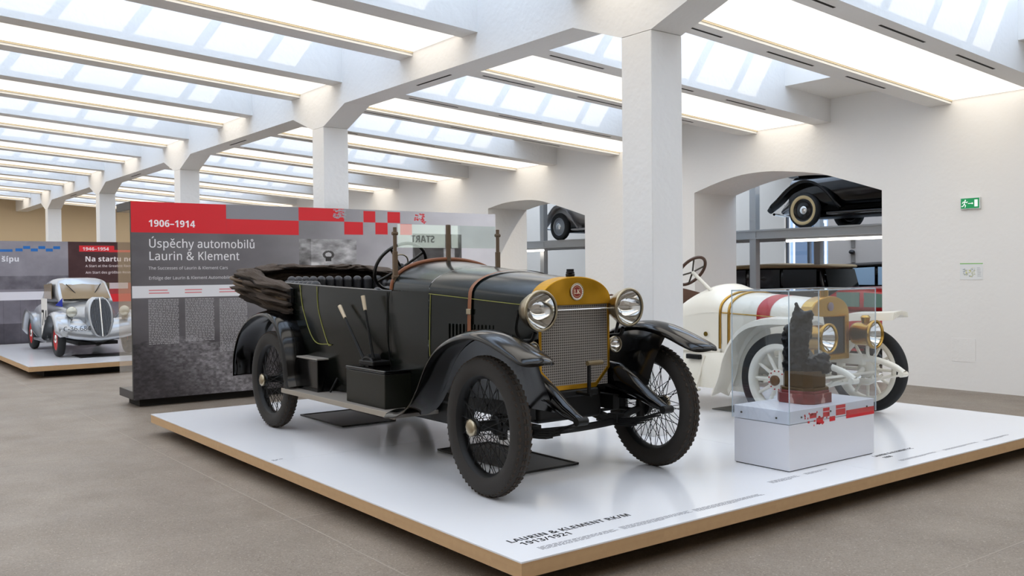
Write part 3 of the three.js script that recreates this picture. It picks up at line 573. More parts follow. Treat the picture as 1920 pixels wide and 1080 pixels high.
// levers
for (const [x0, y0, x1, y1] of [[-1.8, 0.74, -2.22, 1.16], [-1.65, 0.76, -1.81, 1.25]]) {
  const L = new THREE.Group(); L.name = 'hand_lever'; TC.add(L);
  const dx = x1 - x0, dy = y1 - y0;
  obj('arm', [bar([x0, y0, 0.66], [x0 + dx * 0.78, y0 + dy * 0.78, 0.66], 0.013, 8, 0.009), bar([x0 + 0.03, y0, 0.685], [x0 + dx * 0.7 + 0.02, y0 + dy * 0.7, 0.675], 0.004)], blackIron, L);
  obj('grip', bar([x0 + dx * 0.77, y0 + dy * 0.77, 0.66], [x1, y1, 0.66], 0.014, 12, 0.017), std(0xbfae93, 0.5), L);
}
obj('lever_quadrant', [rot(new THREE.TorusGeometry(0.14, 0.014, 8, 24, 1.6), 0, 0, 0.75).translate(-1.74, 0.62, 0.66), cy(0.05, 0.05, 0.1, 'z', -1.74, 0.74, 0.62), bx(-1.86, -1.62, 0.7, 0.74, 0.5, 0.68, 0.01)], blackIron, TC);
// wings
function wing(name, path, zc, hw, nose, sgn, lip = 0.012) {
  const P = spline(path, 48), rows = [];
  const top = P.map((p, i) => {
    const a = P[Math.max(0, i - 1)], b = P[Math.min(P.length - 1, i + 1)], l = Math.hypot(b[0] - a[0], b[1] - a[1]), nx = -(b[1] - a[1]) / l, ny = (b[0] - a[0]) / l;
    const t = (P.length - 1 - i) / P.length, k = nose && t < 0.16 ? Math.sqrt(Math.max(0.004, 1 - Math.pow(1 - t / 0.16, 2.2))) : 1, row = [];
    for (let j = 0; j <= 12; j++) { const u = j / 6 - 1, c = (0.035 * (1 - u * u) - (Math.abs(u) > 0.97 ? 0.018 : 0)) * k; row.push([p[0] + nx * c, p[1] + ny * c, sgn * (zc + hw * u * k)]); }
    for (let j = 12; j >= 0; j--) { const u = j / 6 - 1, c = (0.035 * (1 - u * u) - 0.006 - (Math.abs(u) > 0.97 ? 0.018 : 0)) * k; row.push([p[0] + nx * c, p[1] + ny * c, sgn * (zc + hw * u * k * 0.99)]); }
    return row;
  });
  return obj(name, loft(top, { closed: true, caps: true, flip: sgn < 0, crease: 1.0 }), blackPaint, TC);
}
const FW = [[-1.12, 0.4], [-0.95, 0.425], [-0.8, 0.5], [-0.68, 0.63], [-0.57, 0.79], [-0.45, 0.905], [-0.28, 0.985], [-0.06, 1.03], [0.12, 1.02], [0.29, 0.975], [0.42, 0.93], [0.52, 0.895], [0.57, 0.878]];
const RW = [[-4.27, 0.42], [-4.25, 0.62], [-4.12, 0.83], [-3.92, 0.97], [-3.66, 1.05], [-3.4, 1.06], [-3.2, 0.99], [-3.08, 0.85], [-3.02, 0.68], [-2.98, 0.5], [-2.95, 0.42]];
for (const s of [1, -1]) {
  wing('front_wing', FW, 0.735, 0.135, true, s); wing('rear_wing', RW, 0.69, 0.14, false, s);
  // inner aprons between wing and frame
  const A = spline(FW, 30).slice(7, 30).filter((p) => p[0] < 0.3);
  obj('wing_apron', loft(A.map((p) => [[p[0], p[1] - 0.005, s * 0.625], [p[0] * 0.98, Math.max(0.55, p[1] - 0.16), s * 0.52], [p[0], 0.53, s * 0.4]]), { flip: s < 0 }), blackPaint, TC);
  const B = spline(RW, 30).slice(3, 30);
  obj('wing_apron', loft(B.map((p) => [[p[0], p[1] - 0.005, s * 0.56], [p[0], p[1] - 0.02, s * 0.5]]), { flip: s < 0 }), blackPaint, TC);
  // running board with boxes
  const rb = obj('running_board', [bx(-3.08, -1.05, 0.375, 0.405, s > 0 ? 0.44 : -0.81, s > 0 ? 0.81 : -0.44, 0.006)], deckGrey, TC);
  obj('board_edge', bx(-3.08, -1.05, 0.368, 0.409, s > 0 ? 0.808 : -0.82, s > 0 ? 0.82 : -0.808, 0.003), std(0x8f8578, 0.6), TC);
  obj('valance', loft([[-1.05, 0.44], [-2.0, 0.47], [-3.0, 0.45]].map(([x, z]) => [[x, 0.72, s * (z + 0.05)], [x, 0.55, s * (z + 0.01)], [x, 0.39, s * (z + 0.02)]]), { flip: s < 0 }), blackPaint, TC);
  // chassis
  obj('frame_rail', [bx(-4.1, 0.0, 0.45, 0.55, s * 0.38 - 0.03, s * 0.38 + 0.03)], blackIron, TC);
  obj('dumb_iron', loft([[-0.15, 0.7, 0.1, 0.05], [0.05, 0.68, 0.1, 0.055], [0.22, 0.62, 0.075, 0.055], [0.36, 0.55, 0.05, 0.045], [0.46, 0.515, 0.03, 0.035], [0.5, 0.505, 0.022, 0.03]].map(([x, y, h, w]) => { const r = []; for (let j = 0; j < 12; j++) { const a = j / 12 * 2 * PI; r.push([x, y + h * Math.sin(a), s * 0.38 + w * Math.cos(a)]); } return r; }), { closed: true, caps: true, flip: true }), blackPaint, TC);
  obj('leaf_spring', [0, 1, 2, 3, 4].map((k) => { const l = 0.48 - k * 0.075, c = 0.06 * Math.pow(1 - k * 0.15, 2); return loft([-1, -0.6, -0.2, 0.2, 0.6, 1].map((u) => { const x = u * l, y = 0.495 - 0.1 * (1 - u * u * (l / 0.48) ** 2) - k * 0.012; return [[x, y, s * 0.38 - 0.028], [x, y, s * 0.38 + 0.028], [x, y - 0.011, s * 0.38 + 0.028], [x, y - 0.011, s * 0.38 - 0.028]]; }), { closed: true, caps: true, crease: 0.6, flip: true }); }), blackIron, TC);
  obj('shackle', cy(0.026, 0.026, 0.085, 'z', 0.49, 0.5, s * 0.38), blackIron, TC); obj('shackle', cy(0.022, 0.022, 0.08, 'z', -0.48, 0.49, s * 0.38), blackIron, TC); obj('spring_seat', bx(-0.05, 0.05, 0.36, 0.42, s * 0.38 - 0.04, s * 0.38 + 0.04, 0.006), blackIron, TC);
  obj('steering_arm', [bar([0.02, 0.42, s * 0.6], [-0.18, 0.42, s * 0.57], 0.014), cy(0.03, 0.03, 0.16, 'y', 0, 0.43, s * 0.62), cy(0.07, 0.07, 0.03, 'z', 0, 0.45, s * 0.655)], blackIron, TC);
}
obj('front_axle', tube([[0, 0.44, 0.64], [0, 0.41, 0.5], [0, 0.37, 0.4], [0, 0.355, 0.15], [0, 0.355, -0.15], [0, 0.37, -0.4], [0, 0.41, -0.5], [0, 0.44, -0.64]], 0.026, 40, 8), blackIron, TC);
obj('rear_axle', [bar([-3.45, 0.45, 0.66], [-3.45, 0.45, -0.66], 0.045), sph(0.15, -3.45, 0.45, 0), bar([-3.45, 0.45, 0], [-1.4, 0.5, 0], 0.05)], blackIron, TC);
obj('track_rod', bar([-0.18, 0.42, 0.57], [-0.18, 0.42, -0.57], 0.012), blackIron, TC);
obj('engine_pan', [bx(-1.1, -0.05, 0.4, 0.6, -0.3, 0.3, 0.04), bx(-1.9, -1.1, 0.35, 0.52, -0.2, 0.2, 0.04), bx(-1.5, -0.85, 0.3, 0.48, 0.24, 0.42, 0.03)], blackIron, TC);
obj('crank_handle', [cy(0.014, 0.014, 0.2, 'x', 0.06, 0.6, 0, 12), bar([0.14, 0.59, 0], [0.14, 0.81, 0], 0.013), ], blackIron, TC);
obj('crank_grip', bar([0.14, 0.81, 0.015], [0.14, 0.81, -0.12], 0.017, 12), std(0x6b5a3a, 0.5), TC);
obj('radiator_tray', bx(-0.1, 0.02, 0.57, 0.622, -0.2, 0.2, 0.015), blackIron, TC);
// boxes on the running board
{
  const T = new THREE.Group(); T.name = 'tool_box'; TC.add(T); T.position.set(-1.94, 0.405, 0.46);
  obj('case', bx(0, 0.63, 0, 0.262, 0, 0.29, 0.008), phy(0x14150f, 0.3, 0, { specularIntensity: 0.7 }), T); obj('lid', bx(-0.006, 0.636, 0.264, 0.29, -0.006, 0.296, 0.01), blackPaint, T);
  const S = new THREE.Group(); S.name = 'battery_box'; TC.add(S); S.position.set(-3.0, 0.405, 0.46);
  obj('case', bx(0, 0.42, 0, 0.275, 0, 0.24, 0.008), blackPaint, S); obj('top_plate', bx(-0.008, 0.43, 0.277, 0.292, -0.008, 0.25, 0.004), std(0x9a948c, 0.5, 0.3), S);
  obj('stay', bar([-2.4, 0.7, 0.5], [-2.5, 0.41, 0.62], 0.01), blackIron, TC);
}
// drip trays on the deck
for (const [x0, x1, z0, z1, w] of [[-8.73, -7.8, -4.47, -3.9, 'rear axle'], [-6.29, -5.16, -4.5, -3.98, 'engine']]) {
  const t = thing('drip_tray', 'flat dark rubber drip tray below the ' + w + ' of the dark open car', 'tray', [x0, 0.2, z0]);
  obj('sheet', bx(0, x1 - x0, 0.0005, 0.008, 0, z1 - z0, 0.003), std(0x35332f, 0.6), t);
  obj('raised_edge', [bx(0, x1 - x0, 0.008, 0.016, 0, 0.015), bx(0, x1 - x0, 0.008, 0.016, z1 - z0 - 0.015, z1 - z0), bx(0, 0.015, 0.008, 0.016, 0, z1 - z0), bx(x1 - x0 - 0.015, x1 - x0, 0.008, 0.016, 0, z1 - z0)], std(0x2a2826, 0.6), t);
}
// ---------- white racing car with brass fittings on the far half of the platform
const ivory = phy(0xe9e4d6, 0.35, 0, { clearcoat: 0.3, clearcoatRoughness: 0.15 });
const racingRed = phy(0xb31c22, 0.4, 0, {});
const blackRubber = std(0x191a1c, 0.75);
const polishedBrass = std(0xb8924a, 0.25, 1);
const brownLeather = std(0x5a3a26, 0.55);
const RC = thing('racing_car', 'white open racing car with red bonnet stripe, brass radiator and brass lamps', 'car', [-5.24, 0.2, -7.70]);
const woodSpoke = new THREE.CylinderGeometry(0.014, 0.02, 1, 10);
function artilleryWheel(x, z, side) {
  const w = new THREE.Group(); w.name = 'wheel'; RC.add(w); w.position.set(x, 0.425, z); w.rotation.y = side > 0 ? 0 : PI;
  obj('tyre', tyreGeo(0.423, 0.325, 0.1), blackRubber, w);
  obj('rim', lathe([[0.33, -0.04], [0.3, -0.042], [0.272, -0.03], [0.27, 0.03], [0.3, 0.042], [0.33, 0.04]], 'z', 64), ivory, w);
  obj('hub', [lathe([[0.001, -0.06], [0.08, -0.055], [0.085, 0.03], [0.1, 0.035], [0.1, 0.05], [0.045, 0.055], [0.045, 0.08]], 'z', 32)], ivory, w);
  obj('hub_cap', lathe([[0.044, 0.06], [0.048, 0.09], [0.03, 0.096], [0.001, 0.098]], 'z', 24), std(0x6d4a2e, 0.4, 0.6), w);
  for (let i = 0; i < 12; i++) { const a = i / 12 * 2 * PI; spoke(w, [0.07 * Math.cos(a), 0.07 * Math.sin(a), 0], [0.275 * Math.cos(a), 0.275 * Math.sin(a), 0], ivory, woodSpoke); obj('hub_bolt', cy(0.007, 0.007, 0.012, 'z', 0.085 * Math.cos(a + 0.26), 0.085 * Math.sin(a + 0.26), 0.054, 6), racingRed, w); }
}
artilleryWheel(0, 0.7, 1); artilleryWheel(0, -0.7, -1); artilleryWheel(-2.75, 0.7, 1); artilleryWheel(-2.75, -0.7, -1);
const RB = [[0.0, 0.29, 0.95, 0.19], [-0.4, 0.35, 0.975, 0.195], [-0.9, 0.43, 1.0, 0.2]];
const rsec = (x) => { const t = Math.min(1, -x / 0.9), l = (a, b) => a + (b - a) * t; return [x, l(0.29, 0.43), l(0.95, 1.0), l(0.19, 0.2)]; };
obj('bonnet', loft(RB.map((h) => sec(...h))), ivory, RC);
obj('stripe', loft([-0.38, -0.45, -0.52].map((x) => { const [, hw, yh, ri] = rsec(x); return [[x, 0.62, hw + 0.006], ...sec(x, hw + 0.004, yh, ri + 0.004), [x, 0.62, -hw - 0.006]]; })), racingRed, RC);
for (const x of [-0.82, -0.92]) { const [, hw, yh, ri] = rsec(x); obj('brass_hoop', tube([[x, 0.64, hw + 0.012], [x, 0.85, hw + 0.01], ...sec(x, hw + 0.006, yh, ri + 0.006, 10), [x, 0.85, -hw - 0.01], [x, 0.64, -hw - 0.012]], 0.014, 60, 8), polishedBrass, RC); }
// scuttle: swells behind the hoops, cut back towards the seats
{
  const rows = [[-0.92, 0.44, 1.0, 0.2, 0], [-1.02, 0.455, 1.0, 0.25, 0.0], [-1.12, 0.47, 1.0, 0.285, 0.04], [-1.2, 0.48, 1.0, 0.28, 0.2], [-1.24, 0.485, 1.0, 0.26, 0.36]].map(([x, hw, yh, ri, cut]) => sec(x, hw, yh, ri).map((p, i) => [p[0] - cut * (1 - Math.sin(PI * i / 20)), p[1] - 0.12 * (cut / 0.36) * (1 - Math.sin(PI * i / 20)), p[2]]));
  obj('scuttle', loft(rows), ivory, RC);
}
for (const s of [1, -1]) {
  obj('bonnet_side', loft([0, 1, 2].map((i) => { const [x, hw, yh] = RB[i]; return [[x, yh, s * hw], [x, 0.8, s * (hw + 0.004)], [x, 0.6, s * hw]]; }), { flip: s < 0 }), ivory, RC);
  obj('hinge_strip', tube(RB.map(([x, hw, yh]) => [x, yh, s * (hw + 0.004)]), 0.006, 20, 6), polishedBrass, RC);
  obj('body_side', loft([[-0.92, 0.44, 1.0], [-1.2, 0.47, 0.99], [-1.55, 0.49, 0.9], [-1.9, 0.49, 0.72]].map(([x, hw, yt]) => [[x, yt, s * hw], [x, (yt + 0.62) / 2, s * (hw + 0.006)], [x, 0.6, s * hw]]), { flip: s < 0 }), ivory, RC);
  obj('frame_rail', [bx(-3.3, 0.15, 0.5, 0.6, s * 0.4 - 0.03, s * 0.4 + 0.03)], ivory, RC);
  obj('apron', loft([[-0.45, 0.5], [-1.0, 0.5], [-1.95, 0.5]].map(([x, z]) => [[x, 0.6, s * 0.445], [x, 0.45, s * z], [x, 0.24, s * z]]), { flip: s < 0 }), ivory, RC);
  const side_plate = obj('maker_plate', cy(0.024, 0.024, 0.006, 'z', -1.08, 0.78, s * 0.472, 20), std(0x7a6428, 0.4, 0.8), RC);
  obj('step', [bx(-1.62, -1.12, 0.2, 0.225, s > 0 ? 0.5 : -0.72, s > 0 ? 0.72 : -0.5, 0.008), bar([-1.15, 0.22, s * 0.55], [-1.1, 0.56, s * 0.47], 0.014)], ivory, RC);
  obj('exhaust_fitting', [bx(-1.3, -1.12, 0.52, 0.57, s * 0.5 - 0.02, s * 0.5 + 0.03, 0.01)], blackIron, RC);
  // wing with a broad inner skirt
  const path = spline([[-0.72, 0.26], [-0.63, 0.45], [-0.57, 0.64], [-0.46, 0.81], [-0.32, 0.92], [-0.1, 0.975], [0.12, 0.985], [0.36, 1.0]], 36);
  obj('wing', loft(path.map((p, i) => { const w = i > 30 ? 0.12 : 0.11; return [[p[0], p[1] - 0.05, s * (0.7 + w)], [p[0], p[1] + 0.0, s * (0.7 + w * 0.9)], [p[0], p[1] + 0.018, s * 0.7], [p[0], p[1] + 0.004, s * 0.57], [p[0], p[1] - 0.07, s * 0.55], [p[0] + 0.006, p[1] - 0.06, s * 0.562], [p[0] + 0.006, p[1] - 0.005, s * 0.58], [p[0] + 0.005, p[1] + 0.008, s * 0.7], [p[0] + 0.005, p[1] - 0.045, s * (0.7 + w * 0.95)]]; }), { closed: true, caps: true, crease: 0.8, flip: s < 0 }), ivory, RC);
  obj('wing_skirt', loft(path.slice(0, 24).map((p) => [[p[0], p[1], s * 0.57], [p[0] - 0.02, Math.max(0.3, p[1] - 0.12), s * 0.52], [p[0] - 0.02, Math.max(0.26, Math.min(0.6, p[1] - 0.2)), s * 0.46]]), { flip: s < 0 }), ivory, RC);
  obj('dumb_iron', tube([[0.05, 0.56, s * 0.4], [0.25, 0.56, s * 0.4], [0.45, 0.51, s * 0.4], [0.56, 0.45, s * 0.4]], 0.03, 20, 8), ivory, RC);
  obj('leaf_spring', [0, 1, 2, 3].map((k) => tube([[-0.52 + k * 0.1, 0.42 - k * 0.006, s * 0.4], [-0.2, 0.36 - k * 0.014, s * 0.4], [0.2, 0.36 - k * 0.014, s * 0.4], [0.54 - k * 0.1, 0.43 - k * 0.006, s * 0.4]], 0.012, 16, 6)), ivory, RC);
  obj('shackle', cy(0.028, 0.028, 0.09, 'z', 0.55, 0.44, s * 0.4), ivory, RC);
  // lamp
  const L = new THREE.Group(); L.name = 'headlamp'; RC.add(L); L.position.set(0.28, 0.8, s * 0.375);
  obj('drum', lathe([[0.001, -0.22], [0.1, -0.215], [0.112, -0.18], [0.112, -0.03], [0.135, -0.02], [0.138, 0.01], [0.12, 0.02], [0.118, 0.0]], 'x', 40), polishedBrass, L);
  obj('reflector', lathe([[0.001, -0.1], [0.06, -0.08], [0.116, -0.01]], 'x', 32), chrome, L);
  obj('lens', lathe([[0.001, 0.02], [0.06, 0.016], [0.118, 0.004]], 'x', 32), lampGlass, L);
  obj('chimney', [cy(0.035, 0.045, 0.06, 'y', -0.1, 0.13, 0), cy(0.05, 0.03, 0.02, 'y', -0.1, 0.17, 0)], polishedBrass, L);
  obj('lamp_bracket', tube([[0.2, 0.7, s * 0.375], [0.2, 0.62, s * 0.375], [0.22, 0.55, s * 0.4]], 0.015, 12, 8), ivory, RC);
}
obj('front_axle', tube([[0, 0.43, 0.62], [0, 0.36, 0.45], [0, 0.32, 0.1], [0, 0.32, -0.1], [0, 0.36, -0.45], [0, 0.43, -0.62]], 0.024, 30, 8), ivory, RC);
obj('track_rod', [bar([0.16, 0.42, 0.58], [0.16, 0.42, -0.58], 0.013)], ivory, RC);
obj('rear_axle', [bar([-2.75, 0.425, 0.64], [-2.75, 0.425, -0.64], 0.04)], ivory, RC);
{
  const R = new THREE.Group(); R.name = 'radiator'; RC.add(R); R.position.set(0.02, 0, 0);
  const a = [[0.31, 0.56], [0.31, 0.97]]; for (let i = 1; i < 20; i++) { const t = PI * i / 20; a.push([0.31 * Math.cos(t), 0.97 + 0.2 * Math.pow(Math.sin(t), 0.8)]); } a.push([-0.31, 0.97], [-0.31, 0.56]);
  obj('shell', ext(a, 0.13, 'x', -0.1, 0.012, [[[-0.25, 0.97], [0.25, 0.97], [0.25, 0.62], [-0.25, 0.62]]]), polishedBrass, R);
  obj('core', bx(-0.07, 0.0, 0.6, 0.99, -0.27, 0.27), std(0x2a2b2d, 0.7), R);
  obj('filler_neck', [cy(0.04, 0.04, 0.07, 'y', -0.04, 1.19, 0), cy(0.046, 0.046, 0.03, 'y', -0.04, 1.235, 0, 10)], polishedBrass, R);
  obj('badge', cy(0.042, 0.042, 0.008, 'x', 0.034, 1.07, 0, 28), std(0x8f7f86, 0.35, 0.4), R);
}
{
  const S = new THREE.Group(); S.name = 'steering_wheel'; RC.add(S); S.position.set(-1.42, 1.42, 0.3); S.rotation.z = -0.65;
  obj('rim', rot(new THREE.TorusGeometry(0.18, 0.017, 10, 48), 0, PI / 2, 0), std(0x452a1c, 0.4), S);
  for (let i = 0; i < 4; i++) { const t = i * PI / 2 + 0.4; obj('spoke_arm', bar([0.02, 0, 0], [0, 0.175 * Math.cos(t), 0.175 * Math.sin(t)], 0.009), std(0x4a4640, 0.35, 0.8), S); }
  obj('column', bar([0.02, 0, 0], [0.45, 0, 0], 0.02), ivory, S);
  for (const z of [0.25, -0.25]) { const T = new THREE.Group(); T.name = 'bucket_seat'; RC.add(T); T.position.set(-1.95, 0.62, z);
    obj('cushion', bx(-0.25, 0.25, 0, 0.2, -0.21, 0.21, 0.06), brownLeather, T);
    obj('backrest', loft([-1, -0.6, -0.2, 0.2, 0.6, 1].map((v) => [[0.12 - 0.28 * (1 - v * v), 0.1, v * 0.22], [0.02 - 0.28 * (1 - v * v), 0.62 - v * v * 0.08, v * 0.22], [-0.06 - 0.28 * (1 - v * v), 0.6 - v * v * 0.08, v * 0.22], [0.05 - 0.28 * (1 - v * v), 0.1, v * 0.22]]), { closed: true, caps: true }), brownLeather, T); }
  obj('fuel_tank', [cy(0.27, 0.27, 0.84, 'z', -2.72, 0.86, 0, 32)], ivory, RC);
  obj('tank_cap', cy(0.05, 0.05, 0.05, 'y', -2.72, 1.15, 0, 16), polishedBrass, RC);
  obj('floor_pan', bx(-3.0, -0.9, 0.56, 0.6, -0.4, 0.4), ivory, RC);
  obj('spare_strap', tube([[-2.72, 0.85, 0.3], [-2.6, 1.12, 0.3], [-2.72, 1.14, 0.3], [-2.9, 1.06, 0.3]], 0.012, 16, 6), brownLeather, RC);
}
{
  const t = thing('drip_tray', 'thin grey drip tray below the white racing car', 'tray', [-6.35, 0.2, -7.9]);
  obj('sheet', bx(0, 0.9, 0.0005, 0.008, 0, 0.55, 0.003), std(0x6c6c6a, 0.5), t);
}
// ---------- show case with bronze on a white pedestal
{
  const B = thing('pedestal', 'low white pedestal box with red checkered stripe under the clear show case', 'pedestal', [-4.5, 0.2, -6.517]);
  const W = 0.486, D = 1.06, white2 = phy(0xdfe0e6, 0.3, 0, { clearcoat: 0.2 });
  obj('case', bx(0, W, 0.006, 0.33, 0, D, 0.004), white2, B);
  obj('lid', bx(0, W, 0.334, 0.428, 0, D, 0.004), white2, B);
  obj('foot', bx(0.01, W - 0.01, 0, 0.006, 0.01, D - 0.01), plinthMat, B);
  const red = std(0xd81f2a, 0.4), sq = (z1, z0, y0, y1) => bx(W + 0.0004, W + 0.0012, y0, y1, D - z0, D - z1);   // z measured from the near corner towards -z
  obj('red_band', sq(0.69, 1.06, 0.31, 0.37), red, B);
  for (const [a, b, y0, y1] of [[0.56, 0.68, 0.395, 0.42], [0.56, 0.68, 0.345, 0.39], [0.48, 0.55, 0.31, 0.345], [0.4, 0.48, 0.35, 0.385], [0.4, 0.48, 0.39, 0.415], [0.32, 0.4, 0.305, 0.35], [0.24, 0.32, 0.355, 0.39]]) obj('red_square', sq(a, b, y0, y1), red, B);
  const bits = []; for (let i = 0; i < 22; i++) { const z = 0.16 + rnd() * 0.3, y = 0.29 + rnd() * 0.11; bits.push(sq(z, z + 0.008 + rnd() * 0.014, y, y + 0.006 + rnd() * 0.01)); }
  const sp = obj('torn_flecks', bits, red, B); sp.userData.kind = 'stuff';
  for (const [x, y, z, ax] of [[0.07, 0.38, D, 'z'], [0.38, 0.372, D, 'z'], [W, 0.375, D - 0.14, 'x'], [W, 0.385, D - 0.49, 'x'], [W, 0.375, 0.1, 'x']]) obj('fixing_bolt', cy(0.007, 0.007, 0.012, ax, x, y, z, 12), std(0x5f5b52, 0.4, 0.8), B);
  // acrylic cover
  const C = thing('acrylic_cover', 'clear acrylic box cover standing over the dark bronze', 'show case', [-4.5, 0.2, -6.517]);
  const ac = phy(0xfbfdff, 0.01, 0, { transmission: 1, thickness: 0, ior: 1.49 }), e = 0.004, ed = phy(0xdfe8ee, 0.2, 0, { transmission: 0.4, thickness: 0 });
  const y0 = 0.432, y1 = 1.275, A0 = -0.012, A1 = W + 0.012, Z0 = -0.012, Z1 = D + 0.012;
  obj('front_pane', bx(A1 - e, A1, 0.336, y1, Z0, Z1), ac, C); obj('rear_pane', bx(A0, A0 + e, 0.336, y1, Z0, Z1), ac, C);
  obj('side_pane', bx(A0 + e, A1 - e, 0.336, y1, Z1 - e, Z1), ac, C); obj('side_pane', bx(A0 + e, A1 - e, 0.336, y1, Z0, Z0 + e), ac, C);
  obj('top_pane', bx(A0, A1, y1, y1 + e, Z0, Z1), ac, C);
  for (const x of [A0, A1 - 0.006]) for (const z of [Z0, Z1 - 0.006]) obj('glued_edge', bx(x, x + 0.006, 0.336, y1, z, z + 0.006), ed, C);
  for (const z of [Z0, Z1 - 0.006]) obj('glued_edge', bx(A0, A1, y1 - 0.003, y1 + 0.005, z, z + 0.006), ed, C);
  for (const x of [A0, A1 - 0.006]) obj('glued_edge', bx(x, x + 0.006, y1 - 0.003, y1 + 0.005, Z0, Z1), ed, C);
}
{
  const S = thing('bronze_sculpture', 'dark bronze figure rising from rocks on a bronze and red marble base', 'sculpture', [-4.26, 0.6285, -5.98]);
  const oct = (a, b, c) => [[-a + c, -b], [a - c, -b], [a, -b + c], [a, b - c], [a - c, b], [-a + c, b], [-a, b - c], [-a, -b + c]];
  const mN = tile(128, 5, 5), marble = std(0xffffff, 0.3, 0, { map: dataTex(128, (x, y) => { const v = mN[y * 128 + x]; return v > 0.62 ? [190, 150, 140] : [96 + 60 * v, 40 + 30 * v, 38 + 28 * v]; }, true) });
  const gold = std(0x5e4626, 0.42, 0.8);
  obj('marble_base', [uvMetres(ext(oct(0.165, 0.165, 0.06), 0.075, 'y', 0, 0.004), 3), uvMetres(ext(oct(0.15, 0.15, 0.055), 0.02, 'y', 0.075, 0.003), 3)], marble, S);
  obj('bronze_plinth', [ext(oct(0.148, 0.148, 0.055), 0.02, 'y', 0.096, 0.004), ext(oct(0.13, 0.13, 0.05), 0.12, 'y', 0.116, 0.004)], gold, S);
  // figure: a smooth blend of tapered capsules, roughened, meshed on a grid
  const caps = [[[-0.06, 0.25, 0], 0.09, [-0.07, 0.5, 0], 0.082], [[-0.07, 0.48, 0], 0.08, [-0.03, 0.62, 0.0], 0.06], [[-0.09, 0.265, 0.02], 0.065, [0.13, 0.265, 0], 0.065], [[0.02, 0.27, 0.05], 0.05, [0.1, 0.31, 0.01], 0.045], [[0.1, 0.31, 0], 0.05, [0.15, 0.335, 0.0], 0.035], [[-0.02, 0.63, 0], 0.05, [0.035, 0.655, 0.01], 0.036], [[-0.05, 0.66, 0], 0.026, [-0.055, 0.74, 0], 0.01], [[-0.1, 0.52, 0.03], 0.05, [-0.135, 0.46, 0.03], 0.03], [[0.0, 0.5, 0.06], 0.04, [-0.02, 0.36, 0.07], 0.05], [[0.02, 0.6, 0], 0.04, [0.015, 0.5, 0.03], 0.035], [[-0.05, 0.3, -0.06], 0.05, [-0.05, 0.5, -0.05], 0.045]];
  const dist = (x, y, z) => {
    let d = 1;
    for (const [a, ra, b, rb] of caps) {
      const ux = b[0] - a[0], uy = b[1] - a[1], uz = b[2] - a[2], t = Math.max(0, Math.min(1, ((x - a[0]) * ux + (y - a[1]) * uy + (z - a[2]) * uz) / (ux * ux + uy * uy + uz * uz)));
      const e = Math.hypot(x - a[0] - ux * t, y - a[1] - uy * t, z - a[2] - uz * t) - (ra + (rb - ra) * t), k = 0.022, h = Math.max(0, k - Math.abs(d - e)) / k;
      d = Math.min(d, e) - h * h * k / 4;
    }
    return d + 0.016 * noise.noise(x * 26, y * 26, z * 26) + 0.008 * noise.noise(x * 70, y * 70, z * 70);
  };
  // surface by marching along rays from the spine of each capsule would miss folds: use a cube grid
  const { MarchingCubes } = await import('three/addons/objects/MarchingCubes.js');
  const N = 64, mc = new MarchingCubes(N, blackIron, false, false, 60000); mc.isolation = 0;
  const Rr = 0.3;   // half size of the grid
  for (let k = 0; k < N; k++) for (let j = 0; j < N; j++) for (let i = 0; i < N; i++) mc.field[i + j * N + k * N * N] = -dist((i / N * 2 - 1) * Rr, (j / N * 2 - 1) * Rr + 0.5, (k / N * 2 - 1) * Rr);
  mc.update();
  const n = mc.count, g = new THREE.BufferGeometry();
  g.setAttribute('position', new THREE.BufferAttribute(mc.positionArray.slice(0, n * 3), 3)); g.computeVertexNormals();
  g.scale(Rr, Rr, Rr); g.translate(0, 0.5, 0); g.rotateY(0.62);
  g.setAttribute('normal', new THREE.BufferAttribute(g.attributes.normal.array, 3));
  obj('figure', norm(toCreasedNormals(g, 1.2)), std(0x17181a, 0.38, 0.75), S);
}
// ---------- further cars: one builder for closed pre-war bodies; local frame: x forward, origin below the front axle
const glassDark = phy(0x1a1c1c, 0.06, 0, {});
const glassTan = phy(0x8c7a60, 0.1, 0, {});
function ring(x, hw, yb, yt, n = 22, p = 2.6) { const r = [], cy_ = (yb + yt) / 2, h = (yt - yb) / 2; for (let i = 0; i < n; i++) { const a = i / n * 2 * PI, c = Math.cos(a), s = Math.sin(a); r.push([x, cy_ + h * Math.sign(s) * Math.pow(Math.abs(s), 2 / p), hw * Math.sign(c) * Math.pow(Math.abs(c), 2 / p)]); } return r; }
function carWing(path, zc, hw, sgn, crown = 0.06) {
  const P = spline(path, 36);
  return loft(P.map((p, i) => { const a = P[Math.max(0, i - 1)], b = P[Math.min(P.length - 1, i + 1)], l = Math.hypot(b[0] - a[0], b[1] - a[1]), nx = -(b[1] - a[1]) / l, ny = (b[0] - a[0]) / l, r = [], e = Math.min(1, 0.45 + Math.min(i, P.length - 1 - i) / 6);
    for (let j = 0; j <= 10; j++) { const u = j / 5 - 1, c = crown * (1 - u * u * u * u) - crown; r.push([p[0] + nx * c, p[1] + ny * c, sgn * (zc + hw * u * e)]); }
    for (let j = 10; j >= 0; j--) { const u = j / 5 - 1, c = crown * (1 - u * u * u * u) - crown - 0.012; r.push([p[0] + nx * c, p[1] + ny * c, sgn * (zc + hw * u * e * 0.98)]); } return r; }), { closed: true, caps: true, crease: 1.0, flip: sgn < 0 });
}
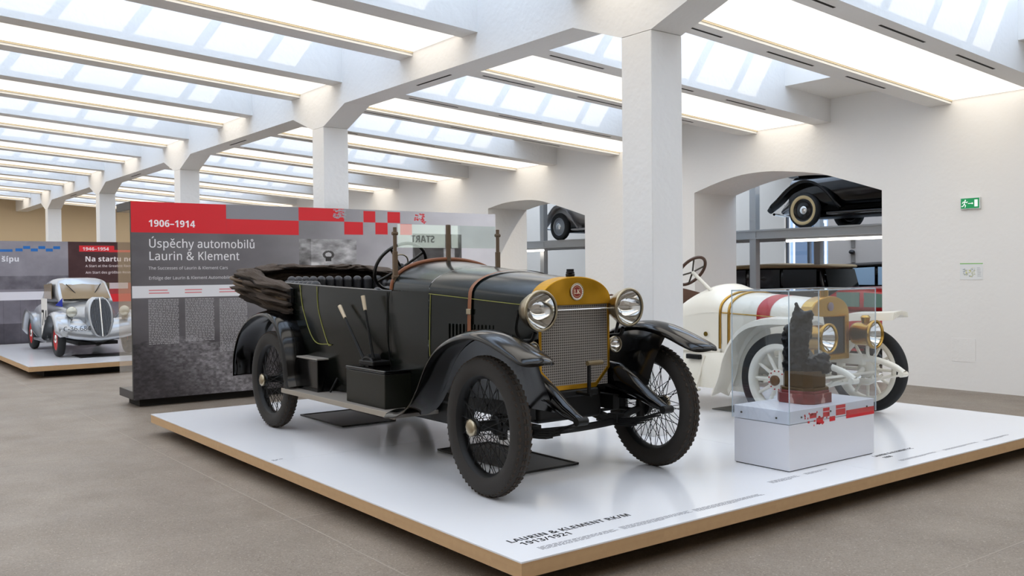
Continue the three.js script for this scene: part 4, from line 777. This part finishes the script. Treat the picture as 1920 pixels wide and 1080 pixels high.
function classicCar(o) {
  const c = thing(o.name, o.label, 'car', o.at, o.turn ?? 0, o.group), wb = o.wb, r = o.r, hw = o.hw, B = o.belt, T = o.top, [x0, x1, x2, x3] = o.cabin, yb = r * 0.75;
  obj('body', loft([ring(o.nose, hw * 0.3, yb + 0.08, B - 0.25), ring(o.nose - 0.12, hw * 0.42, yb, B - 0.1), ring(-0.2, hw * 0.55, yb, B - 0.04), ring(x0, hw * 0.86, yb, B + 0.02), ring((x0 + x3) / 2, hw, yb, B + 0.02), ring(x3 + 0.2, hw * 0.95, yb, B), ring(-wb - 0.25, hw * 0.8, yb, B - 0.08), ring(o.tail, hw * 0.4, yb + 0.05, B - (o.tailDrop ?? 0.35))], { closed: true, caps: true, flip: true }), o.body, c);
  const cw = hw * 0.86;
  obj('cabin', loft([ring(x0, cw * 0.9, B - 0.05, B + 0.03, 22, 4), ring(x1, cw * 0.9, B - 0.05, T - 0.02, 22, 4), ring((x1 + x2) / 2, cw, B - 0.05, T, 22, 4), ring(x2, cw * 0.94, B - 0.05, T - 0.03, 22, 4), ring(x3, cw * 0.7, B - 0.05, B + 0.04, 22, 4)], { closed: true, caps: true, flip: true }), o.body, c);
  if (o.roof) obj('roof', loft([ring(x1 + 0.06, cw * 0.9, T - 0.09, T, 20, 3), ring((x1 + x2) / 2, cw + 0.03, T - 0.09, T + 0.035, 20, 3), ring(x2 - 0.05, cw * 0.94, T - 0.12, T - 0.01, 20, 3)], { closed: true, caps: true, flip: true }), o.roof, c);
  const gl = o.glass ?? glassDark, yg0 = B + 0.05, yg1 = T - 0.1, n = o.windows ?? 2;
  for (const s of [1, -1]) {
    for (let i = 0; i < n; i++) { const a = x1 - 0.04 + (x2 - x1) * i / n, b = x1 + (x2 - x1) * (i + 1) / n + 0.04; obj('side_window', ext([[a, yg0], [a - (i ? 0 : 0), yg1], [b, yg1 - (i === n - 1 ? 0.03 : 0)], [b, yg0]].reverse(), 0.012, 'z', s > 0 ? cw * 0.975 : -cw * 0.975 - 0.012, 0.003), gl, c); }
    obj('front_wing', carWing(o.fw ?? [[-0.95, 0.22], [-0.62, 0.36], [-0.4, 0.6], [-0.15, r * 2 + 0.1], [0.1, r * 2 + 0.12], [0.33, r * 2], [0.47, r * 1.4], [0.5, r * 0.9]], o.track / 2 - 0.0, o.ww ?? 0.13, s), o.wing ?? o.body, c);
    obj('rear_wing', carWing(o.rw ?? [[-wb + 0.62, 0.25], [-wb + 0.45, 0.5], [-wb + 0.2, r * 2 + 0.05], [-wb - 0.05, r * 2 + 0.1], [-wb - 0.3, r * 1.75], [-wb - 0.52, r * 1.2], [-wb - 0.66, r * 0.85]], o.track / 2 - 0.02, o.ww ?? 0.13, s), o.wing ?? o.body, c);
    obj('running_board', bx(-wb + 0.5, -0.6, 0.22, 0.26, s > 0 ? hw * 0.8 : -o.track / 2 - 0.1, s > 0 ? o.track / 2 + 0.1 : -hw * 0.8, 0.01), o.wing ?? o.body, c);
    for (const x of [0, -wb]) {
      const w = new THREE.Group(); w.name = 'wheel'; c.add(w); w.position.set(x, r, s * o.track / 2); w.rotation.y = s > 0 ? 0 : PI;
      obj('tyre', tyreGeo(r, r * 0.62, 0.14), blackRubber, w);
      if (o.wall) obj('sidewall', lathe([[r * 0.64, 0.056], [r * 0.7, 0.068], [r * 0.8, 0.07], [r * 0.88, 0.062]], 'z', 48), o.wall, w);
      obj('disc', lathe([[0.001, 0.05], [r * 0.25, 0.05], [r * 0.35, 0.035], [r * 0.55, 0.025], [r * 0.63, 0.05], [r * 0.66, 0.05]], 'z', 40), o.rim ?? blackPaint, w);
      obj('hub_cap', sph(r * 0.24, 0, 0, 0.05, 1, 1, 0.35), o.cap ?? chrome, w);
    }
  }
  obj('windscreen', loft([-1, -0.5, 0, 0.5, 1].map((v) => [[x0 + 0.045 - 0.02 * v * v, B + 0.06, v * cw * 0.8], [x1 + 0.075 - 0.02 * v * v, T - 0.1, v * cw * 0.76]])), gl, c);
  obj('chassis', bx(-wb - 0.3, 0.3, 0.2, yb + 0.02, -hw * 0.55, hw * 0.55), blackIron, c);
  obj('bumper', tube([[o.tail + 0.08, r * 0.9, hw * 0.85], [o.tail - 0.08, r * 0.9, 0], [o.tail + 0.08, r * 0.9, -hw * 0.85]], 0.025, 20, 8), chrome, c);
  return c;
}
const silver = phy(0xa9acb0, 0.28, 0.7, { clearcoat: 0.4, clearcoatRoughness: 0.1 });
// silver coupe with race number on the second platform
{
  const c = classicCar({ name: 'silver_coupe', label: 'silver streamlined coupe with race number 74 and red wheels on the far platform', at: [-18.0, 0.2, -4.07], wb: 2.3, r: 0.32, hw: 0.6, belt: 0.95, top: 1.4, cabin: [-0.55, -0.95, -1.7, -2.75], nose: 0.5, tail: -2.95, tailDrop: 0.5, track: 1.18, ww: 0.15, body: silver, glass: glassTan, windows: 1, rim: std(0xb5201f, 0.4), cap: chrome,
    rw: [[-1.8, 0.25], [-1.9, 0.48], [-2.1, 0.67], [-2.35, 0.72], [-2.6, 0.63], [-2.77, 0.44], [-2.83, 0.26]], fw: [[-0.95, 0.3], [-0.7, 0.42], [-0.45, 0.64], [-0.18, 0.78], [0.1, 0.8], [0.34, 0.7], [0.48, 0.52], [0.52, 0.38]] });
  // nose skirt between the wings, with the registration
  const rows = []; for (let i = 0; i <= 12; i++) { const z = 0.68 - i / 12 * 1.36, k = Math.abs(z) / 0.68, yl = 0.3 + 0.12 * k * k, xo = 0.55 - 0.05 * k; rows.push([[xo - 0.05, yl - 0.02, z], [xo, yl + 0.03, z], [xo - 0.03, yl + 0.15, z], [xo - 0.14, yl + 0.28, z], [xo - 0.35, yl + 0.36 - 0.05 * k, z]]); }
  obj('front_skirt', loft(rows, { flip: true }), silver, c);
  const gx = (y) => 0.62 - (y - 0.35) * 0.28, gh = (y) => 0.2 * Math.sqrt(Math.max(0, 1 - Math.pow((y - 0.7) / 0.36, 2))) * (0.8 + 0.2 * (y - 0.34) / 0.7);
  const gr = []; for (let i = 0; i <= 16; i++) { const y = 0.345 + i / 16 * 0.71, h = Math.max(0.012, gh(y)); gr.push([[gx(y) - 0.16, y, h + 0.05], [gx(y) - 0.03, y, h + 0.03], [gx(y), y, h], [gx(y) - 0.01, y, 0], [gx(y), y, -h], [gx(y) - 0.03, y, -h - 0.03], [gx(y) - 0.16, y, -h - 0.05]]); }
  obj('grille_surround', loft(gr), silver, c);
  const G = new THREE.Group(); G.name = 'grille'; c.add(G);
  for (let i = -8; i <= 8; i++) { if (!i) continue; const z = i * 0.022, ys = []; for (let k = 0; k <= 12; k++) { const y = 0.37 + k / 12 * 0.66; if (gh(y) > Math.abs(z) + 0.01) ys.push([gx(y) + 0.008, y, z]); } if (ys.length > 2) obj('grille_bar', tube(ys, 0.006, 16, 5), std(0x6b7078, 0.25, 0.8), G); }
  obj('grille_back', loft(gr.slice(1, -1).map((r) => [[r[2][0] + 0.003, r[2][1], r[2][2] * 0.96], [r[2][0] + 0.003, r[2][1], -r[2][2] * 0.96]])), std(0x2d3036, 0.5), G);
  obj('grille_spine', tube([[gx(0.36) + 0.012, 0.36, 0], [gx(0.7) + 0.012, 0.7, 0], [gx(1.04) + 0.012, 1.04, 0]], 0.014, 16, 8), chrome, G);
  for (const s of [1, -1]) {
    const L = new THREE.Group(); L.name = 'headlamp'; c.add(L); L.position.set(0.34, 0.8, s * 0.44);
    obj('bowl', lathe([[0.001, -0.16], [0.06, -0.13], [0.088, -0.05], [0.092, 0]], 'x', 28), chrome, L); obj('lens', lathe([[0.001, 0.03], [0.05, 0.024], [0.09, 0]], 'x', 28), phy(0xc9c9bd, 0.08, 0.4, {}), L);
    obj('lamp_stalk', bar([-0.05, -0.06, 0], [-0.08, -0.14, 0], 0.03), silver, L);
    obj('wiper', bar([-0.6, 1.05, s * 0.12], [-0.78, 1.28, s * 0.3], 0.008), blackIron, c);
  }
  const t = new TextGeometry('C-36.684', { font: fonts.sans_regular, size: 0.082, depth: 0.004, curveSegments: 3 }); t.rotateZ(0); t.rotateX(-0.35); t.rotateY(PI / 2);
  obj('registration_lettering', norm(at(t, 0.548, 0.475, 0.62)), inkMat, c);
  const b = canvas(128, 192, (g) => { g.fillStyle = '#e4e1da'; g.fillRect(0, 0, 128, 192); g.fillStyle = '#1b1a1c'; g.font = 'bold 110px sans-serif'; g.fillText('74', 2, 136); });
  obj('race_number', at(new THREE.PlaneGeometry(0.55, 0.72), -1.1, 0.66, 0.618), std(0xffffff, 0.5, 0, { map: b }), c);
  obj('pennant', ext([[0, 0], [0.12, 0.03], [0.0, 0.16]], 0.004, 'x', -0.25, 0), std(0x2a3aa8, 0.5), c).position.set(0.15, 0.88, 0.5);
}
{ const t = thing('drip_tray', 'black drip tray below the silver coupe', 'tray', [-18.1, 0.2, -4.6]); obj('sheet', bx(0, 0.7, 0.0005, 0.01, 0, 0.9, 0.003), std(0x1e1d1c, 0.5), t); }
// ---------- hall behind the arcade: storage rack with cars above and below
const cream = std(0xc9b183, 0.6);
struct('wall_far', uvMetres(ext([[-38.3, 0], [6.3, 0], [6.3, 5.6], [-38.3, 5.6]], 0.3, 'z', -24.3, 0, [[-17.8, -15.4], [-14.2, -11.9], [-26, -23.4]].map(([a, b]) => [[a, 0.3], [b, 0.3], [b, 3.6], [a, 3.6]]))), std(0xcfc6ba, 0.9), 'pale rear wall of the depot hall with tall windows');
for (const [a, b] of [[-17.8, -15.4], [-14.2, -11.9], [-26, -23.4]]) {
  const w = struct('window_' + ++wn, bx(a, b, 0.3, 3.6, -24.16, -24.15), skyGlass, 'tall factory window in the depot hall');
  for (let i = 0; i <= 3; i++) obj('mullion', bx(a + (b - a) * i / 3 - 0.04, a + (b - a) * i / 3 + 0.04, 0.3, 3.6, -24.2, -24.1), std(0x3b3d40, 0.5), w);
  for (const y of [0.3, 1.4, 2.5, 3.56]) obj('transom', bx(a, b, y, y + 0.06, -24.2, -24.1), std(0x3b3d40, 0.5), w);
}
struct('wall_depot_end', bx(-38.3, -38, 0, 5.6, -24, -13.3), std(0xcfc6ba, 0.9));
struct('ceiling', [[-38.3, -33], [-27, -23], [-18, -14], [-7, 6.3]].map(([a, b]) => bx(a, b, 5.2, 5.5, -24, -13.265)), std(0x8d8d8c, 0.9), 'grey depot ceiling between the added roof lights');
for (const [a, b] of [[-33, -27], [-23, -18], [-14, -7]]) struct('window_' + ++wn, bx(a, b, 5.3, 5.31, -24, -13.265), skyGlass, 'added unseen roof opening that brightens the depot hall');  // unseen roof openings, added and kept wide to brighten the depot
struct('column', bx(-12.6, -11.2, 0, 5.2, -19.6, -18.6), std(0xb7aca2, 0.9), 'broad pale pier in the depot hall');
for (let i = 0; i < 3; i++) { const h = thing('wall_hook', ['lowest', 'middle', 'topmost'][i] + ' of three small dark brackets on the pale depot pier', 'bracket', [-11.95, 1.55 + i * 0.33, -18.6], 0, 'brackets on the depot pier'); obj('plate', bx(-0.05, 0.05, -0.12, 0.12, 0.001, 0.02, 0.004), std(0x7d756d, 0.6), h); obj('hook', sph(0.07, 0, 0.12, 0.06, 1, 0.7, 0.8), std(0x1c1a19, 0.5), h); }
{
  const steel = std(0xa3a4a4, 0.55, 0), R = thing('storage_rack', 'long grey steel car storage rack behind the arches', 'rack', [0, 0, -13.9]);
  obj('front_beam', [bx(-24, -5, 2.2, 2.34, -0.06, 0), bx(-24, -5, 2.33, 2.36, -0.1, 0.02), bx(-24, -5, 2.19, 2.21, -0.1, 0.02)], steel, R);
  obj('rear_beam', bx(-24, -5, 2.2, 2.36, -2.06, -2.0), steel, R);
  obj('deck_sheet', bx(-24, -5, 2.33, 2.355, -2.0, -0.1), steel, R);
  for (const x of [-22.6, -17.2, -11.0, -5.6]) for (const z of [-0.05, -2.03]) obj('post', bx(x - 0.07, x + 0.07, 0, 4.2, z - 0.06, z + 0.06), steel, R);
  for (const [a, b, w] of [[-10.2, -7.6, 'wide arch'], [-19.9, -17.05, 'narrow arch']]) {
    const L = thing('tube_lamp', 'bright fluorescent tube lamp under the storage rack, seen through the ' + w, 'lamp', [(a + b) / 2, 2.13, -13.82]);
    obj('tube', cy(0.022, 0.022, b - a, 'x', 0, 0, 0, 16), std(0xffffff, 0.5, 0, { emissive: 0xfff6ea, emissiveIntensity: 3 }), L);
    obj('holder', bx(-(b - a) / 2, (b - a) / 2, 0.025, 0.045, -0.03, 0.03), steel, L);
    const l = new THREE.RectAreaLight(0xfff6ea, 6, b - a, 0.06); l.position.set(0, -0.03, 0); l.lookAt((a + b) / 2, 0, -13.95); L.add(l);
    l.rotation.set(-PI / 2, 0, 0);
  }
}
classicCar({ name: 'black_sedan', label: 'black streamlined car with cream tyre walls on the storage rack', at: [-7.35, 2.36, -14.9], wb: 2.75, r: 0.32, hw: 0.72, belt: 1.0, top: 1.5, cabin: [-0.7, -1.15, -2.2, -3.3], nose: 0.55, tail: -3.55, tailDrop: 0.6, track: 1.36, ww: 0.14, body: blackPaint, wall: cream, rim: blackPaint, rw: [[-2.05, 0.3], [-2.25, 0.55], [-2.5, 0.74], [-2.75, 0.78], [-3.0, 0.68], [-3.25, 0.48], [-3.5, 0.3]] });
classicCar({ name: 'grey_coupe', label: 'silver grey coupe on the storage rack behind the narrow arch', at: [-14.4, 2.36, -14.9], wb: 2.5, r: 0.33, hw: 0.72, belt: 1.0, top: 1.5, cabin: [-0.7, -1.15, -2.0, -3.0], nose: 0.55, tail: -3.2, track: 1.36, ww: 0.13, body: phy(0x8c8886, 0.35, 0.4, { clearcoat: 0.4 }), rim: std(0x8f9194, 0.35, 0.8) });
classicCar({ name: 'tan_roof_limousine', label: 'black limousine with tan fabric roof parked below the rack', at: [-9.7, 0, -16.3], wb: 3.1, r: 0.36, hw: 0.76, belt: 1.2, top: 1.72, cabin: [-1.0, -1.12, -3.7, -3.8], nose: 0.5, tail: -4.1, track: 1.42, body: blackPaint, roof: std(0xa58b66, 0.8), windows: 3 });
classicCar({ name: 'dark_roof_limousine', label: 'black limousine with dark roof behind the tan-roofed one', at: [-8.6, 0, -19.0], wb: 3.1, r: 0.36, hw: 0.76, belt: 1.22, top: 1.76, cabin: [-1.0, -1.12, -3.4, -3.5], nose: 0.5, tail: -4.0, track: 1.42, body: blackPaint, roof: std(0x3a332e, 0.8), windows: 3, glass: phy(0x9fb4c4, 0.06, 0, {}) });
classicCar({ name: 'red_saloon', label: 'red and white saloon behind the wide arch', at: [-11.0, 0, -14.95], turn: PI, wb: 2.5, r: 0.3, hw: 0.78, belt: 0.92, top: 1.32, cabin: [-0.9, -1.45, -2.5, -3.1], nose: 0.75, tail: -3.3, tailDrop: 0.1, track: 1.4, ww: 0.1, body: phy(0xb3242a, 0.3, 0, { clearcoat: 0.6 }), glass: phy(0x5d7d72, 0.06, 0, {}), windows: 2, fw: [[-0.5, 0.35], [-0.35, 0.55], [0, 0.66], [0.35, 0.55], [0.5, 0.35]], rw: [[-2.1, 0.35], [-2.2, 0.55], [-2.5, 0.66], [-2.8, 0.55], [-3.0, 0.35]] });
tag(obj('framed_poster', bx(-14.6, -13.2, 2.25, 3.0, -23.95, -23.92), std(0xd5cfca, 0.6)), 'pale framed poster on the depot windows', 'poster');
tag(obj('wall_poster', bx(-22.6, -21.9, 1.7, 2.4, -23.99, -23.96), std(0xc8cdd6, 0.6)), 'pale poster on the depot wall behind the narrow arch', 'poster');
// the works building across the yard, seen through the depot windows
{
  const b = thing('works_building', 'grey blue works building outside the depot windows', 'building', [-16, 0, -33]); b.userData.kind = 'structure';
  obj('facade', bx(-22, 22, 0, 9, -0.4, 0), std(0x7d8da0, 0.8), b);
  for (let i = 0; i < 14; i++) { const f = obj('window', bx(-20 + i * 3, -18.4 + i * 3, 1.2, 3.6, 0.001, 0.03), std(0xd9dee2, 0.5), b); obj('pane', bx(-19.9 + i * 3, -18.5 + i * 3, 1.3, 3.5, 0.031, 0.04), std(0x3a4a5c, 0.1), f); }
  obj('red_sign', bx(-6, 4, 3.9, 4.5, 0.001, 0.05), std(0xc23238, 0.5), b);
}
// start banner of the hall, out of the frame, mirrored in the windscreen
{
  const S = thing('start_sign', 'white backlit start sign on two posts', 'sign', [2.2, 0, -10.2]);
  obj('light_box', bx(-0.01, 0.09, 1.9, 2.75, 0.2, 1.8), std(0xe6ebe6, 0.8, 0, { emissive: 0xeaf2ec, emissiveIntensity: 1.5 }), S);
  const l = new THREE.RectAreaLight(0xeaf2ec, 0.3, 1.6, 0.85); l.position.set(-0.03, 2.325, 1.0); S.add(l); l.lookAt(-5, 2.325, -9.2);
  const t = new TextGeometry('START', { font: fonts.sans_bold, size: 0.13, depth: 0.006, curveSegments: 4 }); t.rotateY(-PI / 2); obj('banner_lettering', norm(at(t, -0.012, 2.2, 0.76)), inkMat, S);
  for (const z of [0.2, 1.8]) obj('post', cy(0.03, 0.03, 2.8, 'y', 0, 1.4, z), std(0x77777a, 0.5), S);
}
renderer.render(scene, camera);
